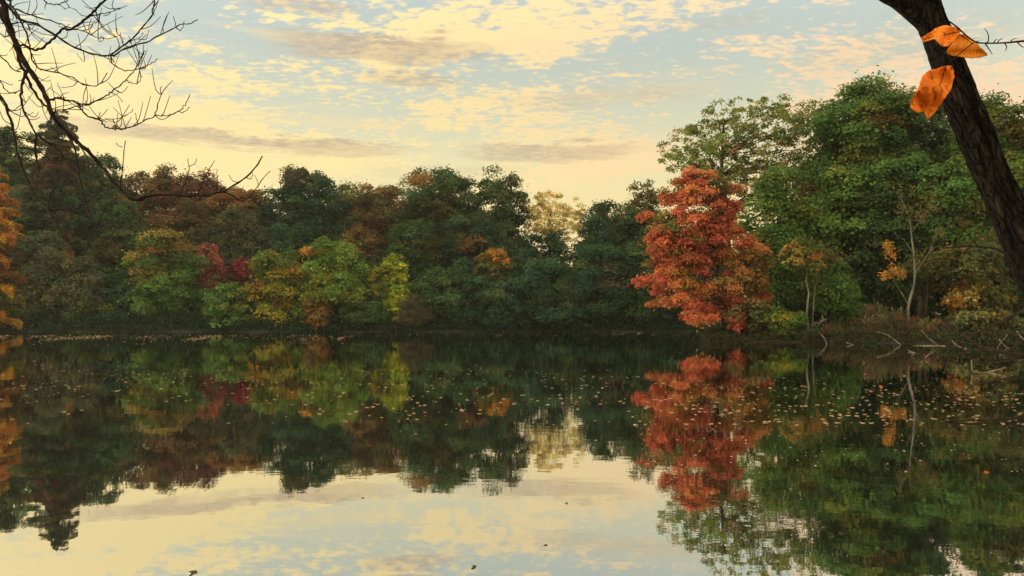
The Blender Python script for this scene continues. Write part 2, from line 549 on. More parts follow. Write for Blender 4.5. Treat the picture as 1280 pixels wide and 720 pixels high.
def make_conifer(name, cat, label, cx, top, bot, hw, D, pal, droop=0.15, levels=None, leaf=0.2, dens=1.0, ragged=0.3, accent=None, p=1.0):
    SEED[0] += 1
    R = np.random.default_rng(SEED[0] * 7 + 3)
    sc = D / F
    x0 = (cx - CX0) * sc
    g = gz(x0, D)
    z1 = CH - (top - HZ) * sc - g
    z0 = max(CH - (bot - HZ) * sc - g, 0.3)
    rx = hw * sc
    root = empty(name, (x0, D, g))
    tag(root, label, cat)
    mb = MB()
    tr = 0.014 * z1 + 0.03
    mb.tube([(0, 0, -0.2), (0.02, 0, z1 * 0.5), (0, 0, z1)], [tr, tr * 0.6, 0.02], 8)
    C, U, Wv, LL, CC = [], [], [], [], []
    nl = levels or int((z1 - z0) / 0.6)
    for i in range(nl):
        t = (i + R.random() * 0.5) / nl
        z = z0 + (z1 - z0) * t
        zl = z
        Rl = rx * (1 - t) ** p * (0.9 if t > 0.1 else 0.75) + 0.12
        nb = int(6 + 6 * (1 - t))
        a0 = R.uniform(0, 6.28)
        for b in range(nb):
            an = a0 + 6.283 * b / nb + R.normal() * 0.25
            z = zl + R.normal() * 0.35
            Lb = Rl * R.uniform(1 - ragged, 1.1)
            dr = droop * R.uniform(0.3, 1.6)
            dv = np.array([math.cos(an), math.sin(an), 0.0])
            tip = dv * Lb + np.array([0, 0, z - dr * Lb])
            rise = 0.10 * Lb
            path = [Vector((dv * Lb * s) + np.array([0, 0, z + rise * math.sin(math.pi * s) - dr * Lb * s * s])) for s in np.linspace(0, 1, 5)]
            mb.tube(path, taper(5, 0.012 + 0.012 * Lb, 0.006), 4, cap=False)
            n = int(dens * (Lb * 0.55 * Lb * 0.5 + 0.35) * 7.0 / (2 * leaf * leaf * 0.45))
            s = R.random(n) ** 0.7
            side = R.normal(size=n) * 0.22 * Lb * (1.05 - s)
            perp = np.array([-dv[1], dv[0], 0.0])
            zz = z + rise * np.sin(np.pi * s) - dr * Lb * s * s - np.abs(R.normal(size=n)) * 0.20 * (0.5 + Lb * 0.25) + R.normal(size=n) * 0.12
            cpt = dv[None] * (Lb * s)[:, None] + perp[None] * side[:, None]
            cpt[:, 2] = zz
            C.append(cpt)
            nn = unit(np.array([0, 0, 0.8]) + dv * 0.3 + R.normal(size=(n, 3)) * 0.45)
            uu = unit(dv + perp * R.normal(size=(n, 1)) * 0.7 + R.normal(size=(n, 3)) * 0.25)
            uu = unit(uu - nn * (uu * nn).sum(1, keepdims=True))
            U.append(uu); Wv.append(np.cross(nn, uu))
            LL.append(leaf * R.uniform(0.7, 1.35, n))
            bc = pick(pal, 1, R)[0] * R.uniform(0.75, 1.25)
            if accent:
                for (ap, t0, t1) in accent:
                    if t0 <= t <= t1 and R.random() < 0.8: bc = pick(ap, 1, R)[0]
            CC.append(bc[None] * R.uniform(0.75, 1.25, (n, 1)))
    c = np.concatenate(C); u = np.concatenate(U); w = np.concatenate(Wv); L = np.concatenate(LL)
    leaf_mesh('crown', c, u, w, L, L * 0.42, np.concatenate(CC), root)
    mb.build('trunk', BARK, root)
    return root


T = make_tree
# ================================================================== far bank, back row
make_conifer('spruce_tree', 'tree', 'tall dark spruce whose pointed top stands above the far wood behind the bare branches', 72, 138, 330, 60, 112, 'grey', droop=0.05, accent=[('dark', 0.0, 0.5), ('brown', .5, .75)], ragged=0.6, dens=0.5, p=0.45)
T('oak_tree', 'tree', 'big dull green tree beside the spruce and behind the feathery orange larch', 8, 158, 330, 52, 122, 'dark')
T('oak_tree', 'tree', 'dark green round tree next to the spruce on the side towards the russet trees', 122, 192, 350, 56, 124, 'dark')
T('maple_tree', 'tree', 'russet brown tree with pale thin top, next to the maroon tree on the far skyline', 196, 203, 350, 60, 126, 'russet', dens=.8)
T('maple_tree', 'tree', 'maroon topped tree on the far skyline between the russet tree and the orange brown tree', 246, 214, 350, 52, 124, 'maroon')
T('maple_tree', 'tree', 'orange brown tree on the far skyline just beside the domed grey green tree', 306, 231, 350, 54, 122, 'russet', accent=[('rust', 300, 240, 40)])
T('ash_tree', 'tree', 'domed grey green tree standing alone above the low far skyline', 381, 205, 350, 52, 120, 'deep', accent=[('grey', 381, 215, 24)])
T('ash_tree', 'tree', 'olive yellow tree low on the far skyline between the domed tree and the orange oak', 446, 229, 330, 48, 128, 'goldtop')
T('oak_tree', 'tree', 'orange brown oak against the big dark crown in the middle of the far bank', 480, 227, 345, 44, 122, 'rust', accent=[('russet', 465, 290, 60)])
T('oak_tree', 'tree', 'big dark oak right beside the orange brown oak in the middle of the far bank', 549, 207, 350, 60, 118, 'dark', accent=[('olive', 545, 275, 26), ('rust', 525, 232, 12)], dens=1.1)
T('oak_tree', 'tree', 'second big dark oak in the middle of the far bank, beside the thin golden tree', 617, 209, 350, 54, 117, 'dark', accent=[('grey', 640, 225, 20)])
T('birch_tree', 'tree', 'thin golden tree with bright sky showing through its bare limbs', 692, 239, 308, 44, 118, 'gold', dens=.34, limbs=46, leaf=.17, clump=.8, bark=BARK)
T('oak_tree', 'tree', 'low dark tree on the skyline right after the thin golden tree', 757, 246, 340, 34, 116, 'dark', dens=.75, gap=.12)
T('oak_tree', 'tree', 'loose leaved tree on the far skyline nearly touching the red maple', 803, 224, 340, 34, 112, 'olive', dens=.5, gap=.22, limbs=18, clump=.9)

# far bank, middle row
T('oak_tree', 'tree', 'dusky green tree behind the orange larch, below the big tree by the spruce', 44, 226, 385, 44, 113, 'grey')
make_conifer('larch_tree', 'tree', 'slim orange larch peeping out of the dark wood under the spruce', 84, 268, 330, 11, 110, 'larch', dens=1.1, p=.7)
T('oak_tree', 'tree', 'brown green tree below the russet trees on the far bank', 150, 246, 385, 46, 113, 'dark', accent=[('olive', 150, 318, 20)])
T('oak_tree', 'tree', 'olive brown tree below the maroon tree on the far bank', 232, 246, 380, 46, 114, 'brown')
T('oak_tree', 'tree', 'dark brownish tree below the orange brown tree on the far bank', 300, 258, 385, 44, 113, 'grey')
T('oak_tree', 'tree', 'dark tree at the foot of the domed grey green tree', 365, 278, 390, 42, 112, 'deep')
T('oak_tree', 'tree', 'shaded tree at the foot of the orange oak above the green willow', 448, 285, 390, 38, 112, 'dark', accent=[('russet', 455, 300, 26)])
T('oak_tree', 'tree', 'dark tree at the foot of the first big oak, behind the slender lime green tree', 520, 268, 390, 46, 111, 'dark', accent=[('olive', 555, 305, 22)])
T('oak_tree', 'tree', 'dark tree with a russet patch at the foot of the second big oak', 594, 262, 390, 46, 111, 'deep', accent=[('russet', 585, 305, 14)])
T('oak_tree', 'tree', 'deep green tree just under the thin golden tree', 676, 288, 395, 44, 110, 'deep')
T('oak_tree', 'tree', 'deep green tree with gaps under the low skyline tree by the golden one', 752, 268, 395, 36, 110, 'deep', gap=.06)
T('oak_tree', 'tree', 'dark tree tucked behind the open side of the red maple', 800, 262, 395, 42, 108, 'dark')

# far bank, waterside row
make_conifer('larch_tree', 'tree', 'feathery orange larch with layered branches at the very end of the far bank', -6, 206, 404, 56, 97.6, 'larch', droop=0.12, ragged=.2, p=.55, levels=13, dens=1.2, accent=[('yellow', 0, .22), ('orange', .22, .5)])
T('willow_tree', 'tree', 'dull grey green willow at the water beside the orange larch', 48, 282, 413, 44, 102, 'grey', shape='box')
T('willow_tree', 'tree', 'soft olive grey willow at the water, second from the orange larch', 104, 318, 413, 36, 101.5, 'grey', shape='box', accent=[('mid', 118, 395, 20)])
T('alder_tree', 'tree', 'dark bluish green alder at the water between the willows and the gold topped tree', 148, 338, 412, 28, 102, 'deep', shape='box')
T('maple_tree', 'tree', 'green waterside maple with a gold tinted top, widest on that bank', 207, 284, 412, 56, 103, 'mid', shape='egg', accent=[('goldtop', 207, 300, 42)])
T('maple_tree', 'tree', 'slanting salmon red maple wedged between green trees on the far bank', 262, 300, 368, 21, 104.5, 'salmon', clump=.8)
T('shrub', 'shrub', 'low green waterside bush below the salmon red maple', 286, 352, 412, 34, 101.5, 'mid', shape='box', clump=.8)
T('maple_tree', 'tree', 'small crimson maple with round top, darkest red on the far bank', 304, 321, 356, 16, 104, 'crimson', clump=.7)
T('maple_tree', 'tree', 'yellow green waterside maple with orange flecks, beside the crimson one', 348, 308, 412, 38, 102.5, 'yellow', shape='box', accent=[('orange', 318, 378, 6), ('rust', 330, 355, 8)])
T('willow_tree', 'tree', 'broad fresh green willow at the water with full rounded top', 416, 296, 411, 50, 103, 'bright', shape='box', accent=[('orange', 386, 312, 8)])
T('shrub', 'shrub', 'rust orange bush at the water in front of the fresh green willow', 395, 362, 411, 19, 100.6, 'rust', clump=.65)
T('shrub', 'shrub', 'dark green waterside bush between the green willow and the lime green tree', 458, 362, 411, 28, 101, 'dark', shape='box', clump=.8)
T('birch_tree', 'tree', 'slender lime yellow birch glowing against the dark middle of the far bank', 494, 313, 404, 17, 101.5, 'lime', clump=.7, shape='box', accent=[('yellow', 480, 350, 10)])
T('birch_tree', 'tree', 'short lime yellow sapling leaning beside the slender birch', 470, 332, 380, 11, 102, 'yellow', clump=.6, shape='box')
T('shrub', 'shrub', 'grey brown leafless looking bush at the water below the lime yellow birch', 520, 366, 411, 25, 100.8, 'dull', shape='box', clump=.7)
T('alder_tree', 'tree', 'dark alder at the water below the first big oak', 562, 330, 411, 40, 102.5, 'dark', shape='box')
T('maple_tree', 'tree', 'small gold and orange crowned maple amid dark green in the middle of the far bank', 618, 309, 356, 26, 105, 'goldtop', clump=.8, accent=[('orange', 622, 320, 14)])
T('alder_tree', 'tree', 'dark alder at the water below the gold and orange crowned maple', 622, 345, 411, 46, 102.5, 'deep', shape='box')
T('alder_tree', 'tree', 'deep blue green alder at the water below the thin golden tree', 684, 320, 411, 46, 102, 'deep', shape='box', accent=[('orange', 721, 321, 7)])
T('alder_tree', 'tree', 'deep green alder at the water, between the golden tree and the cove', 748, 304, 411, 44, 102, 'deep', shape='box', accent=[('dull', 762, 350, 11)])
T('alder_tree', 'tree', 'dark alder at the head of the cove beside the red maple', 806, 300, 411, 42, 101.5, 'dark', shape='box')
T('alder_tree', 'tree', 'black green alder hidden deep in the cove behind the red maple', 856, 290, 412, 40, 100.5, 'deep', shape='box')

# ================================================================== near wood by the right bank
T('locust_tree', 'tree', 'tall airy tree with thin bronze and green leaves rising behind the red maple', 925, 112, 290, 104, 70, 'sparse', dens=.30, limbs=90, clump=.5, flat=.6, leaf=.12, lobes=[(828, 207, 16, 8), (846, 192, 18, 9), (852, 170, 16, 9), (872, 160, 20, 12), (900, 146, 32, 16), (942, 130, 32, 14), (978, 132, 18, 10), (930, 160, 44, 18), (975, 165, 34, 22), (1004, 148, 22, 20), (900, 186, 46, 16), (960, 200, 40, 20), (870, 205, 28, 12), (905, 220, 36, 16), (950, 238, 44, 22), (1000, 205, 30, 26), (860, 190, 44, 26), (1008, 178, 38, 44), (985, 228, 50, 36), (880, 240, 40, 26), (910, 170, 60, 34), (965, 160, 50, 32), (930, 215, 60, 34), (850, 225, 30, 22)])
T('oak_tree', 'tree', 'tallest green oak with a bronze edge, between the airy tree and the leaning trunk', 1070, 95, 300, 70, 66, 'tall', accent=[('rust', 1100, 104, 12)])
T('oak_tree', 'tree', 'dark tall oak directly behind the upper leaning trunk', 1150, 108, 300, 58, 67, 'dark', gap=.04)
T('oak_tree', 'tree', 'tall green oak with loose top on the outer side of the leaning trunk', 1238, 112, 300, 58, 63, 'tall', gap=.08, dens=.85)
T('oak_tree', 'tree', 'green oak at the very edge of the picture behind the leaning trunk', 1308, 104, 320, 46, 62, 'tall')
T('maple_tree', 'tree', 'large flame red maple leaning out over the water from the point', 876, 207, 408, 78, 57.5, 'maple', leaf=.115, trunk_px=904, limbs=30, clump=.72, flat=.62, lobes=[(812, 268, 15, 7), (806, 300, 13, 8), (804, 352, 12, 8), (822, 380, 16, 8), (880, 218, 24, 12), (890, 292, 34, 20), (905, 300, 20, 16), (876, 262, 42, 36), (898, 282, 30, 24), (842, 240, 20, 12), (940, 325, 24, 24), (905, 240, 26, 18), (918, 360, 40, 30), (850, 320, 44, 40), (830, 310, 26, 30), (921, 256, 16, 9), (936, 300, 16, 9), (950, 372, 14, 8), (866, 232, 27, 24), (893, 245, 28, 24), (848, 262, 30, 24), (905, 275, 32, 30), (835, 292, 34, 26), (872, 300, 46, 38), (918, 318, 34, 30), (826, 335, 26, 26), (870, 345, 50, 36), (930, 345, 28, 20), (842, 366, 36, 22), (895, 376, 46, 30), (868, 392, 28, 18), (925, 392, 24, 24), (915, 412, 16, 12), (945, 352, 16, 10)],
  accent=[('orange', 850, 345, 14), ('olive', 893, 238, 11), ('goldtop', 836, 280, 14), ('rust', 930, 340, 30)], dens=1.3)
T('oak_tree', 'tree', 'fresh green tree leaning against the flame red maple', 978, 205, 385, 56, 61, 'mid', accent=[('bright', 940, 262, 22)])
T('oak_tree', 'tree', 'mid green tree below the tallest oak, behind the pale slim trunks', 1052, 200, 395, 52, 60.5, 'mid', accent=[('dark', 1060, 330, 40)])
T('oak_tree', 'tree', 'dark green tree behind the forked pale sapling', 1116, 190, 400, 54, 60, 'dark', accent=[('tall', 1116, 220, 40)])
T('oak_tree', 'tree', 'green tree behind the middle of the leaning trunk', 1192, 186, 385, 54, 58, 'tall')
T('oak_tree', 'tree', 'dark green tree beyond the outer side of the leaning trunk', 1270, 200, 390, 52, 57, 'dark', accent=[('tall', 1262, 230, 26)])
T('ash_tree', 'tree', 'slim pale trunked tree at the water with a small yellow olive crown', 1003, 296, 342, 34, 53.5, 'goldtop', clump=.7, bark=BARK_PALE, trunk_px=1008, accent=[('orange', 1014, 322, 8)], dens=.7, limbs=9)
T('alder_tree', 'tree', 'leafy dark green young tree just past the slim pale trunk', 1045, 325, 412, 32, 54.5, 'mid', shape='box', clump=.8)
T('oak_tree', 'tree', 'golden olive small tree seen beside the foot of the leaning trunk', 1216, 296, 402, 48, 51.5, 'olive', accent=[('orange', 1222, 350, 14), ('gold', 1200, 370, 16), ('orange', 1190, 385, 9)], clump=.75, dens=.8)
T('shrub', 'shrub', 'bright green bush hanging over the water beside the slim pale trunk', 982, 384, 421, 27, 53.6, 'bright', clump=.6)
T('shrub', 'shrub', 'orange and green bush under the skirt of the flame red maple', 938, 372, 424, 30, 55.2, 'russet', clump=.6, accent=[('maple', 920, 405, 14), ('olive', 950, 395, 18), ('orange', 957, 400, 6)])
T('shrub', 'shrub', 'red brown bramble bush on the bank around the forked sapling', 1092, 380, 428, 40, 51.0, 'brush', shape='box', clump=.6, dens=.42)
T('shrub', 'shrub', 'dull red brown bush on the bank next to the slim pale trunk', 1040, 405, 428, 24, 52, 'brush', shape='box', clump=.5, dens=.4)
T('shrub', 'shrub', 'low brown bush on the bank behind the fallen branches', 1160, 395, 430, 36, 49.5, 'brush', shape='box', clump=.6, dens=.42, accent=[('olive', 1165, 395, 18)])
T('shrub', 'shrub', 'grey olive bush on the bank below the golden olive tree', 1235, 384, 432, 46, 47.5, 'olive', shape='box', clump=.6, dens=.8)


def forked_sapling():
    D = 50.5
    b = at(1133, 427, D); g = gz(b.x, D)
    root = empty('sapling', (b.x, D, g - 0.1))
    tag(root, 'forked pale sapling nearly bare with a tuft of orange leaves', 'tree')
    o = Vector((b.x, D, g - 0.1))
    q = lambda pts, dy=0: spline([at(x, y, D + dy * i / max(len(pts) - 1, 1)) - o for i, (x, y) in enumerate(pts)], 3)
    mb = MB()
    main = q([(1133, 432), (1135, 405), (1136, 380), (1143, 352), (1142, 318), (1139, 292), (1136, 270), (1125, 245)])
    mb.tube(main, taper(len(main), .12, .02), 8)
    for pts, r in (([(1144, 342), (1153, 328), (1162, 314), (1171, 290)], .055), ([(1162, 314), (1172, 308), (1180, 312)], .02), ([(1171, 290), (1176, 283), (1180, 300)], .016),
                   ([(1136, 382), (1128, 368), (1118, 352), (1113, 335)], .035), ([(1142, 318), (1130, 300), (1118, 292)], .022), ([(1139, 292), (1150, 275), (1156, 262)], .02)):
        s = q(pts, -0.6)
        mb.tube(s, taper(len(s), r, .008), 6)
    mb.build('trunk', BARK_PALE, root)
    R = np.random.default_rng(5)
    cl = [(1113, 318, 7, 'orange'), (1118, 338, 8, 'orange'), (1126, 343, 6, 'orange'), (1110, 308, 5, 'orange'), (1106, 345, 5, 'orange'), (1150, 268, 9, 'olive'), (1128, 262, 9, 'olive'), (1175, 290, 6, 'olive'), (1165, 262, 7, 'olive')]
    C, CC = [], []
    for (x, y, r, p) in cl:
        n = 90
        pt = np.array(at(x, y, D - 0.6 + R.normal() * .3) - o)
        dd = R.normal(size=(n, 3)) * r * D / F * 0.55
        C.append(pt + dd); CC.append(pick(p, n, R) * R.uniform(.8, 1.25, (n, 1)))
    c = np.concatenate(C); n = len(c)
    nn = unit(R.normal(size=(n, 3)) + np.array([0, -.3, .5])); u = unit(np.cross(nn, R.normal(size=(n, 3))))
    L = R.uniform(.06, .13, n)
    leaf_mesh('crown', c, u, np.cross(nn, u), L, L * .6, np.concatenate(CC), root)


forked_sapling()


def slim_trunk(label, pts, r, D, mat, name='sapling'):
    b = at(*pts[0], D); g = gz(b.x, D)
    root = empty(name, (b.x, D, g - .1))
    tag(root, label, 'tree')
    o = Vector((b.x, D, g - .1))
    P = spline([at(x, y, D) - o for x, y in pts], 3)
    mb = MB(); mb.tube(P, taper(len(P), r, r * .3), 7)
    mb.build('trunk', mat, root)
    R = np.random.default_rng(int(pts[0][0]))
    n = 700
    tp = np.array(P[-1])
    c = tp + R.normal(size=(n, 3)) * np.array([.8, .6, .45])
    nn = unit(R.normal(size=(n, 3)) * .6 + np.array([0, 0, .6])); u = unit(np.cross(nn, R.normal(size=(n, 3))))
    L = R.uniform(.08, .16, n)
    leaf_mesh('crown', c, u, np.cross(nn, u), L, L * .6, pick('olive', n, R) * R.uniform(.7, 1.3, (n, 1)), root)


slim_trunk('thin grey trunk rising just past the slim pale trunked tree', [(1017, 428), (1016, 400), (1018, 370), (1022, 340), (1026, 320)], .07, 54.2, BARK_PALE)
slim_trunk('sunlit tan young trunk among the dark trees past the slim pale trunks', [(1038, 424), (1039, 400), (1038, 375), (1041, 350)], .09, 56, BARK_PALE)
slim_trunk('dark straight trunk standing beside the foot of the leaning trunk', [(1252, 425), (1251, 380), (1253, 340), (1250, 300)], .16, 54, BARK)
slim_trunk('thin grey brown trunk beside the forked pale sapling', [(1156, 428), (1157, 395), (1160, 360), (1158, 330)], .06, 52.5, BARK)


# woods too far back to tell apart
def woods():
    R = np.random.default_rng(77)
    C, DD, CC = [], [], []
    for k in range(275):
        if k >= 215:
            D = R.uniform(106, 116); px = -60 + (k - 215) * 16.5; top = R.uniform(335, 365); rr = R.uniform(2.6, 3.6)
        elif k < 155:
            D = R.uniform(138, 168); px = R.uniform(-140, 900) if k < 115 else R.uniform(-700, -100); top = np.interp(px, [0, 100, 130, 160, 280, 310, 350, 410, 430, 490, 520, 640, 650, 730, 740, 830, 900], [190, 195, 215, 228, 235, 252, 240, 240, 255, 250, 235, 240, 318, 318, 275, 262, 300]) + R.uniform(4, 40); rr = R.uniform(4, 6.5) * (.6 if 600 < px < 790 else 1)
        else:
            D = R.uniform(76, 100); px = R.uniform(930, 1420); top = np.interp(px, [930, 1000, 1025], [310, 270, 140]) + R.uniform(0, 75); rr = R.uniform(3, 4.5)
        x = (px - CX0) / F * D
        z1 = CH + (HZ - top) / F * D
        g = gz(x, D)
        n = 1500
        d = unit(R.normal(size=(n, 3)))
        lump = (1 - .45 * R.random(n) ** 2) * (1 + .15 * np.sin(4 * d[:, 0] + k) * np.cos(5 * d[:, 2] + 2 * k))
        p = np.stack([x + d[:, 0] * rr * lump, D + d[:, 1] * rr * lump, (g + z1) / 2 + d[:, 2] * (z1 - g) / 2 * lump], -1)
        C.append(p); DD.append(d); CC.append(pick('deep' if R.random() < .7 else 'dark', 1, R) * R.uniform(.7, 1.25, (n, 1)))
    c = np.concatenate(C); d = np.concatenate(DD); n = len(c)
    nn = unit(d + R.normal(size=(n, 3)) * .5 + np.array([0, 0, .3])); u = unit(np.cross(nn, R.normal(size=(n, 3))))
    L = R.uniform(.35, .75, n)
    o = leaf_mesh('woods', c, u, np.cross(nn, u), L, L * .65, np.concatenate(CC), None)
    tag(o, 'deep dark wood filling the gaps behind the bank trees', 'woods', kind='stuff')


woods()


# undergrowth along the water line
def undergrowth():
    R = np.random.default_rng(12)
    pts = []
    n = len(POND)
    for i in range(4, 22):
        a, b = POND[i], POND[(i + 1) % n]
        L = np.linalg.norm(b - a)
        nrm = np.array([b[1] - a[1], -(b[0] - a[0])]) / L
        for _ in range(int(L * (220 if a[1] > 70 else 420))):
            t = R.random(); off = R.uniform(0, 4.0) ** 1.3 * .7
            p = a + (b - a) * t
            for s in (1, -1):
                q = p + nrm * off * s
                pts.append(q)
    pts = np.array(pts)
    d = pond_distance(pts[:, 0], pts[:, 1])
    pts = pts[d > -.5]
    z = np.maximum(ground_z(pts[:, 0], pts[:, 1]), .05)
    n = len(pts)
    patch = .35 + .35 * (1 + wob(pts[:, 0] * .7, pts[:, 1] * .7))
    c = np.stack([pts[:, 0], pts[:, 1], z + R.random(n) ** 1.5 * patch * np.where(pts[:, 1] > 70, 3.2, 1.15)], -1)
    nn = unit(R.normal(size=(n, 3)) * .7 + np.array([0, -.2, .5])); u = unit(np.cross(nn, R.normal(size=(n, 3))))
    L = R.uniform(.08, .2, n) * np.where(pts[:, 1] > 70, 1, .7)
    col = np.where((pts[:, 1] > 70)[:, None], pick('deep', n, R) * .7, np.where((R.random(n) < .5)[:, None], pick('brush', n, R) * .55, pick('dark', n, R) * .6))
    o = leaf_mesh('undergrowth', c, u, np.cross(nn, u), L, L * .6, col, None)
    tag(o, 'low tangle of weeds along the far waterline', 'undergrowth', kind='stuff')


undergrowth()


# ================================================================== leaning trunk close by
def leaning_trunk():
    D = 3.0
    left = [(-40, 1119), (0, 1129), (20, 1140), (47, 1152), (77, 1162), (110, 1172), (143, 1183), (187, 1201), (233, 1223), (302, 1249), (363, 1274), (450, 1314), (600, 1388), (780, 1482), (830, 1500)]
    width = [(-40, 44), (0, 46), (20, 45), (47, 43), (77, 46), (143, 50), (187, 50), (233, 49), (302, 51), (363, 56), (450, 64), (600, 80), (780, 112), (830, 140)]
    ys = np.linspace(-700, 830, 420)
    lx = np.interp(ys, [a for a, _ in left], [b for _, b in left])
    lx = np.where(ys < -40, 1119 - (-40 - ys) * 0.16, lx)
    k = np.ones(21) / 21
    lx = np.convolve(np.pad(lx, 10, 'edge'), k, 'valid')
    wd = np.interp(ys, [a for a, _ in width], [b for _, b in width])
    wd = np.where(ys < -40, np.maximum(44 + (ys + 40) * 0.03, 22), wd)
    wd = np.convolve(np.pad(wd, 10, 'edge'), k, 'valid')
    base = at(lx[-1] + wd[-1] / 2, ys[-1], D)
    g = gz(base.x, base.y)
    root = empty('leaning_tree', (base.x, base.y, g))
    tag(root, 'dark leaning tree trunk with ridged bark close by, crossing the sky', 'tree')
    o = Vector((base.x, base.y, g))
    R = np.random.default_rng(3)
    sides = 96
    mb = MB()
    V = []
    KN = [(205, 3.3, .22), (150, 5.2, .16), (285, 4.6, .2), (60, 4.2, .16), (235, 5.9, .14), (340, 3.0, .2), (120, 3.2, .1)]
    for i, y in enumerate(ys):
        dd = D + 0.12 * math.sin(y / 260.0)
        c = at(lx[i] + wd[i] / 2, y, dd) - o
        r = wd[i] / 2 / F * D * 0.93
        for s in range(sides):
            a = 2 * math.pi * s / sides
            tw = a + y * 0.0012
            ridge = 1.6 * abs(math.sin(tw * 5.5 + 0.8 * math.sin(y / 47.0) + 0.5 * math.sin(y / 19.0 + 2))) ** 0.6
            rg2 = math.sin(tw * 13 + y / 31.0) * math.sin(y / 23.0 + tw * 3)
            knot = sum(kh * math.exp(-((y - ky) / 16) ** 2 - (math.sin((a - ka) / 2) / .22) ** 2) for ky, ka, kh in KN)
            rr = r * (0.85 + knot + 0.095 * ridge + 0.045 * rg2 + 0.05 * mnoise.noise(Vector((math.cos(a) * 5, math.sin(a) * 5, y / 13.0))) + 0.035 * mnoise.noise(Vector((math.cos(a) * 12, math.sin(a) * 12, y / 7.0))) + 0.03 * math.sin(tw * 2 + y / 90.0))
            V.append(c + Vector((math.cos(a) * rr, math.sin(a) * rr, -math.cos(a) * rr * 0.42)))
    mb.v = V
    for i in range(len(ys) - 1):
        for s in range(sides):
            s2 = (s + 1) % sides
            mb.f.append((i * sides + s, i * sides + s2, (i + 1) * sides + s2, (i + 1) * sides + s))
    # bark
    m, nt, out = new_mat('ridged_bark')
    tc = N(nt, 'ShaderNodeTexCoord')
    mp = N(nt, 'ShaderNodeMapping'); mp.inputs['Rotation'].default_value = (0, math.radians(22), 0)
    nt.links.new(tc.outputs['Object'], mp.inputs[0])
    v = vmul(nt, mp.outputs[0], (1, 1, .12))
    n1 = noise(nt, v, 34, 8, .68, .4)
    n2 = noise(nt, tc.outputs['Object'], 4.0, 4)
    n3 = noise(nt, tc.outputs['Object'], 90, 5, .7)
    c = mixc(nt, smooth(nt, n1, .40, .66), (.0035, .003, .0028), (.034, .026, .021))
    # warm side light on the lower trunk, painted into the bark as paler brown
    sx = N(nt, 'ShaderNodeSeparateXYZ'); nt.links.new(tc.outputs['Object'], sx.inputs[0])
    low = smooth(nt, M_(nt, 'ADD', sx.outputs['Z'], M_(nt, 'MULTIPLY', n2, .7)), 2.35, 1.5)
    c_sidelit = mixc(nt, smooth(nt, n1, .36, .64), (.030, .020, .014), (.36, .235, .155))
    c = mixc(nt, low, c, c_sidelit)
    vo = N(nt, 'ShaderNodeTexVoronoi', feature='DISTANCE_TO_EDGE')
    vv = N(nt, 'ShaderNodeVectorMath', operation='ADD'); nt.links.new(vmul(nt, mp.outputs[0], (1, 1, .3)), vv.inputs[0])
    nt.links.new(vmul(nt, N(nt, 'ShaderNodeTexNoise').outputs['Color'], (.06, .06, .06)), vv.inputs[1])
    nt.links.new(vv.outputs[0], vo.inputs['Vector']); vo.inputs['Scale'].default_value = 42
    crack = smooth(nt, vo.outputs['Distance'], .02, .16)
    c = mixc(nt, crack, mixc(nt, .75, c, (.003, .0025, .002)), c)
    c = mixc(nt, smooth(nt, n3, .58, .72, 0, .5), c, (.02, .016, .013))
    b = N(nt, 'ShaderNodeBsdfPrincipled'); setin(nt, b, 'Base Color', c)
    b.inputs['Roughness'].default_value = .88; b.inputs['Specular IOR Level'].default_value = .06
    bp = N(nt, 'ShaderNodeBump'); bp.inputs['Strength'].default_value = 1.0; bp.inputs['Distance'].default_value = .05
    hh = M_(nt, 'ADD', M_(nt, 'ADD', n1, M_(nt, 'MULTIPLY', crack, .6)), M_(nt, 'MULTIPLY', n3, .35))
    nt.links.new(hh, bp.inputs['Height']); nt.links.new(bp.outputs[0], b.inputs['Normal'])
    nt.links.new(b.outputs[0], out.inputs[0])
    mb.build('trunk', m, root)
    # side limb at the top and the thin branch low down
    b1 = MB()
    s = spline([at(1190, 98, D + .02) - o, at(1177, 60, D) - o, at(1160, 28, D) - o, at(1142, 12, D - .02) - o, at(1122, -2, D - .05) - o, at(1100, -14, D - .1) - o, at(1060, -60, D - .3) - o, at(1010, -160, D - .5) - o], 5)
    b1.tube(s, [.02 + .026 * math.sin(math.pi * min(1, i / (len(s) - 1) * 1.4 + .02)) ** .7 if i < len(s) * .36 else .046 - .024 * (i / (len(s) - 1) - .36) / .64 for i in range(len(s))], 14)
    b1.build('limb', m, root)
    b2 = MB()
    s = spline([at(1282, 352, D - .06) - o, at(1268, 332, D - .15) - o, at(1250, 313, D - .3) - o, at(1218, 308, D - .5) - o, at(1196, 309, D - .6) - o, at(1178, 310, D - .7) - o], 4)
    b2.tube(s, taper(len(s), .0055, .0022), 6)
    for (x, y), (x2, y2) in (((1225, 309), (1215, 300)), ((1200, 309), (1192, 316))):
        b2.tube([at(x, y, D - .45) - o, at((x + x2) / 2, (y + y2) / 2 + 1, D - .47) - o, at(x2, y2, D - .5) - o], [.002, .0016, .0012], 5)
    b2.build('twig', BARK_TWIG, root)


leaning_trunk()


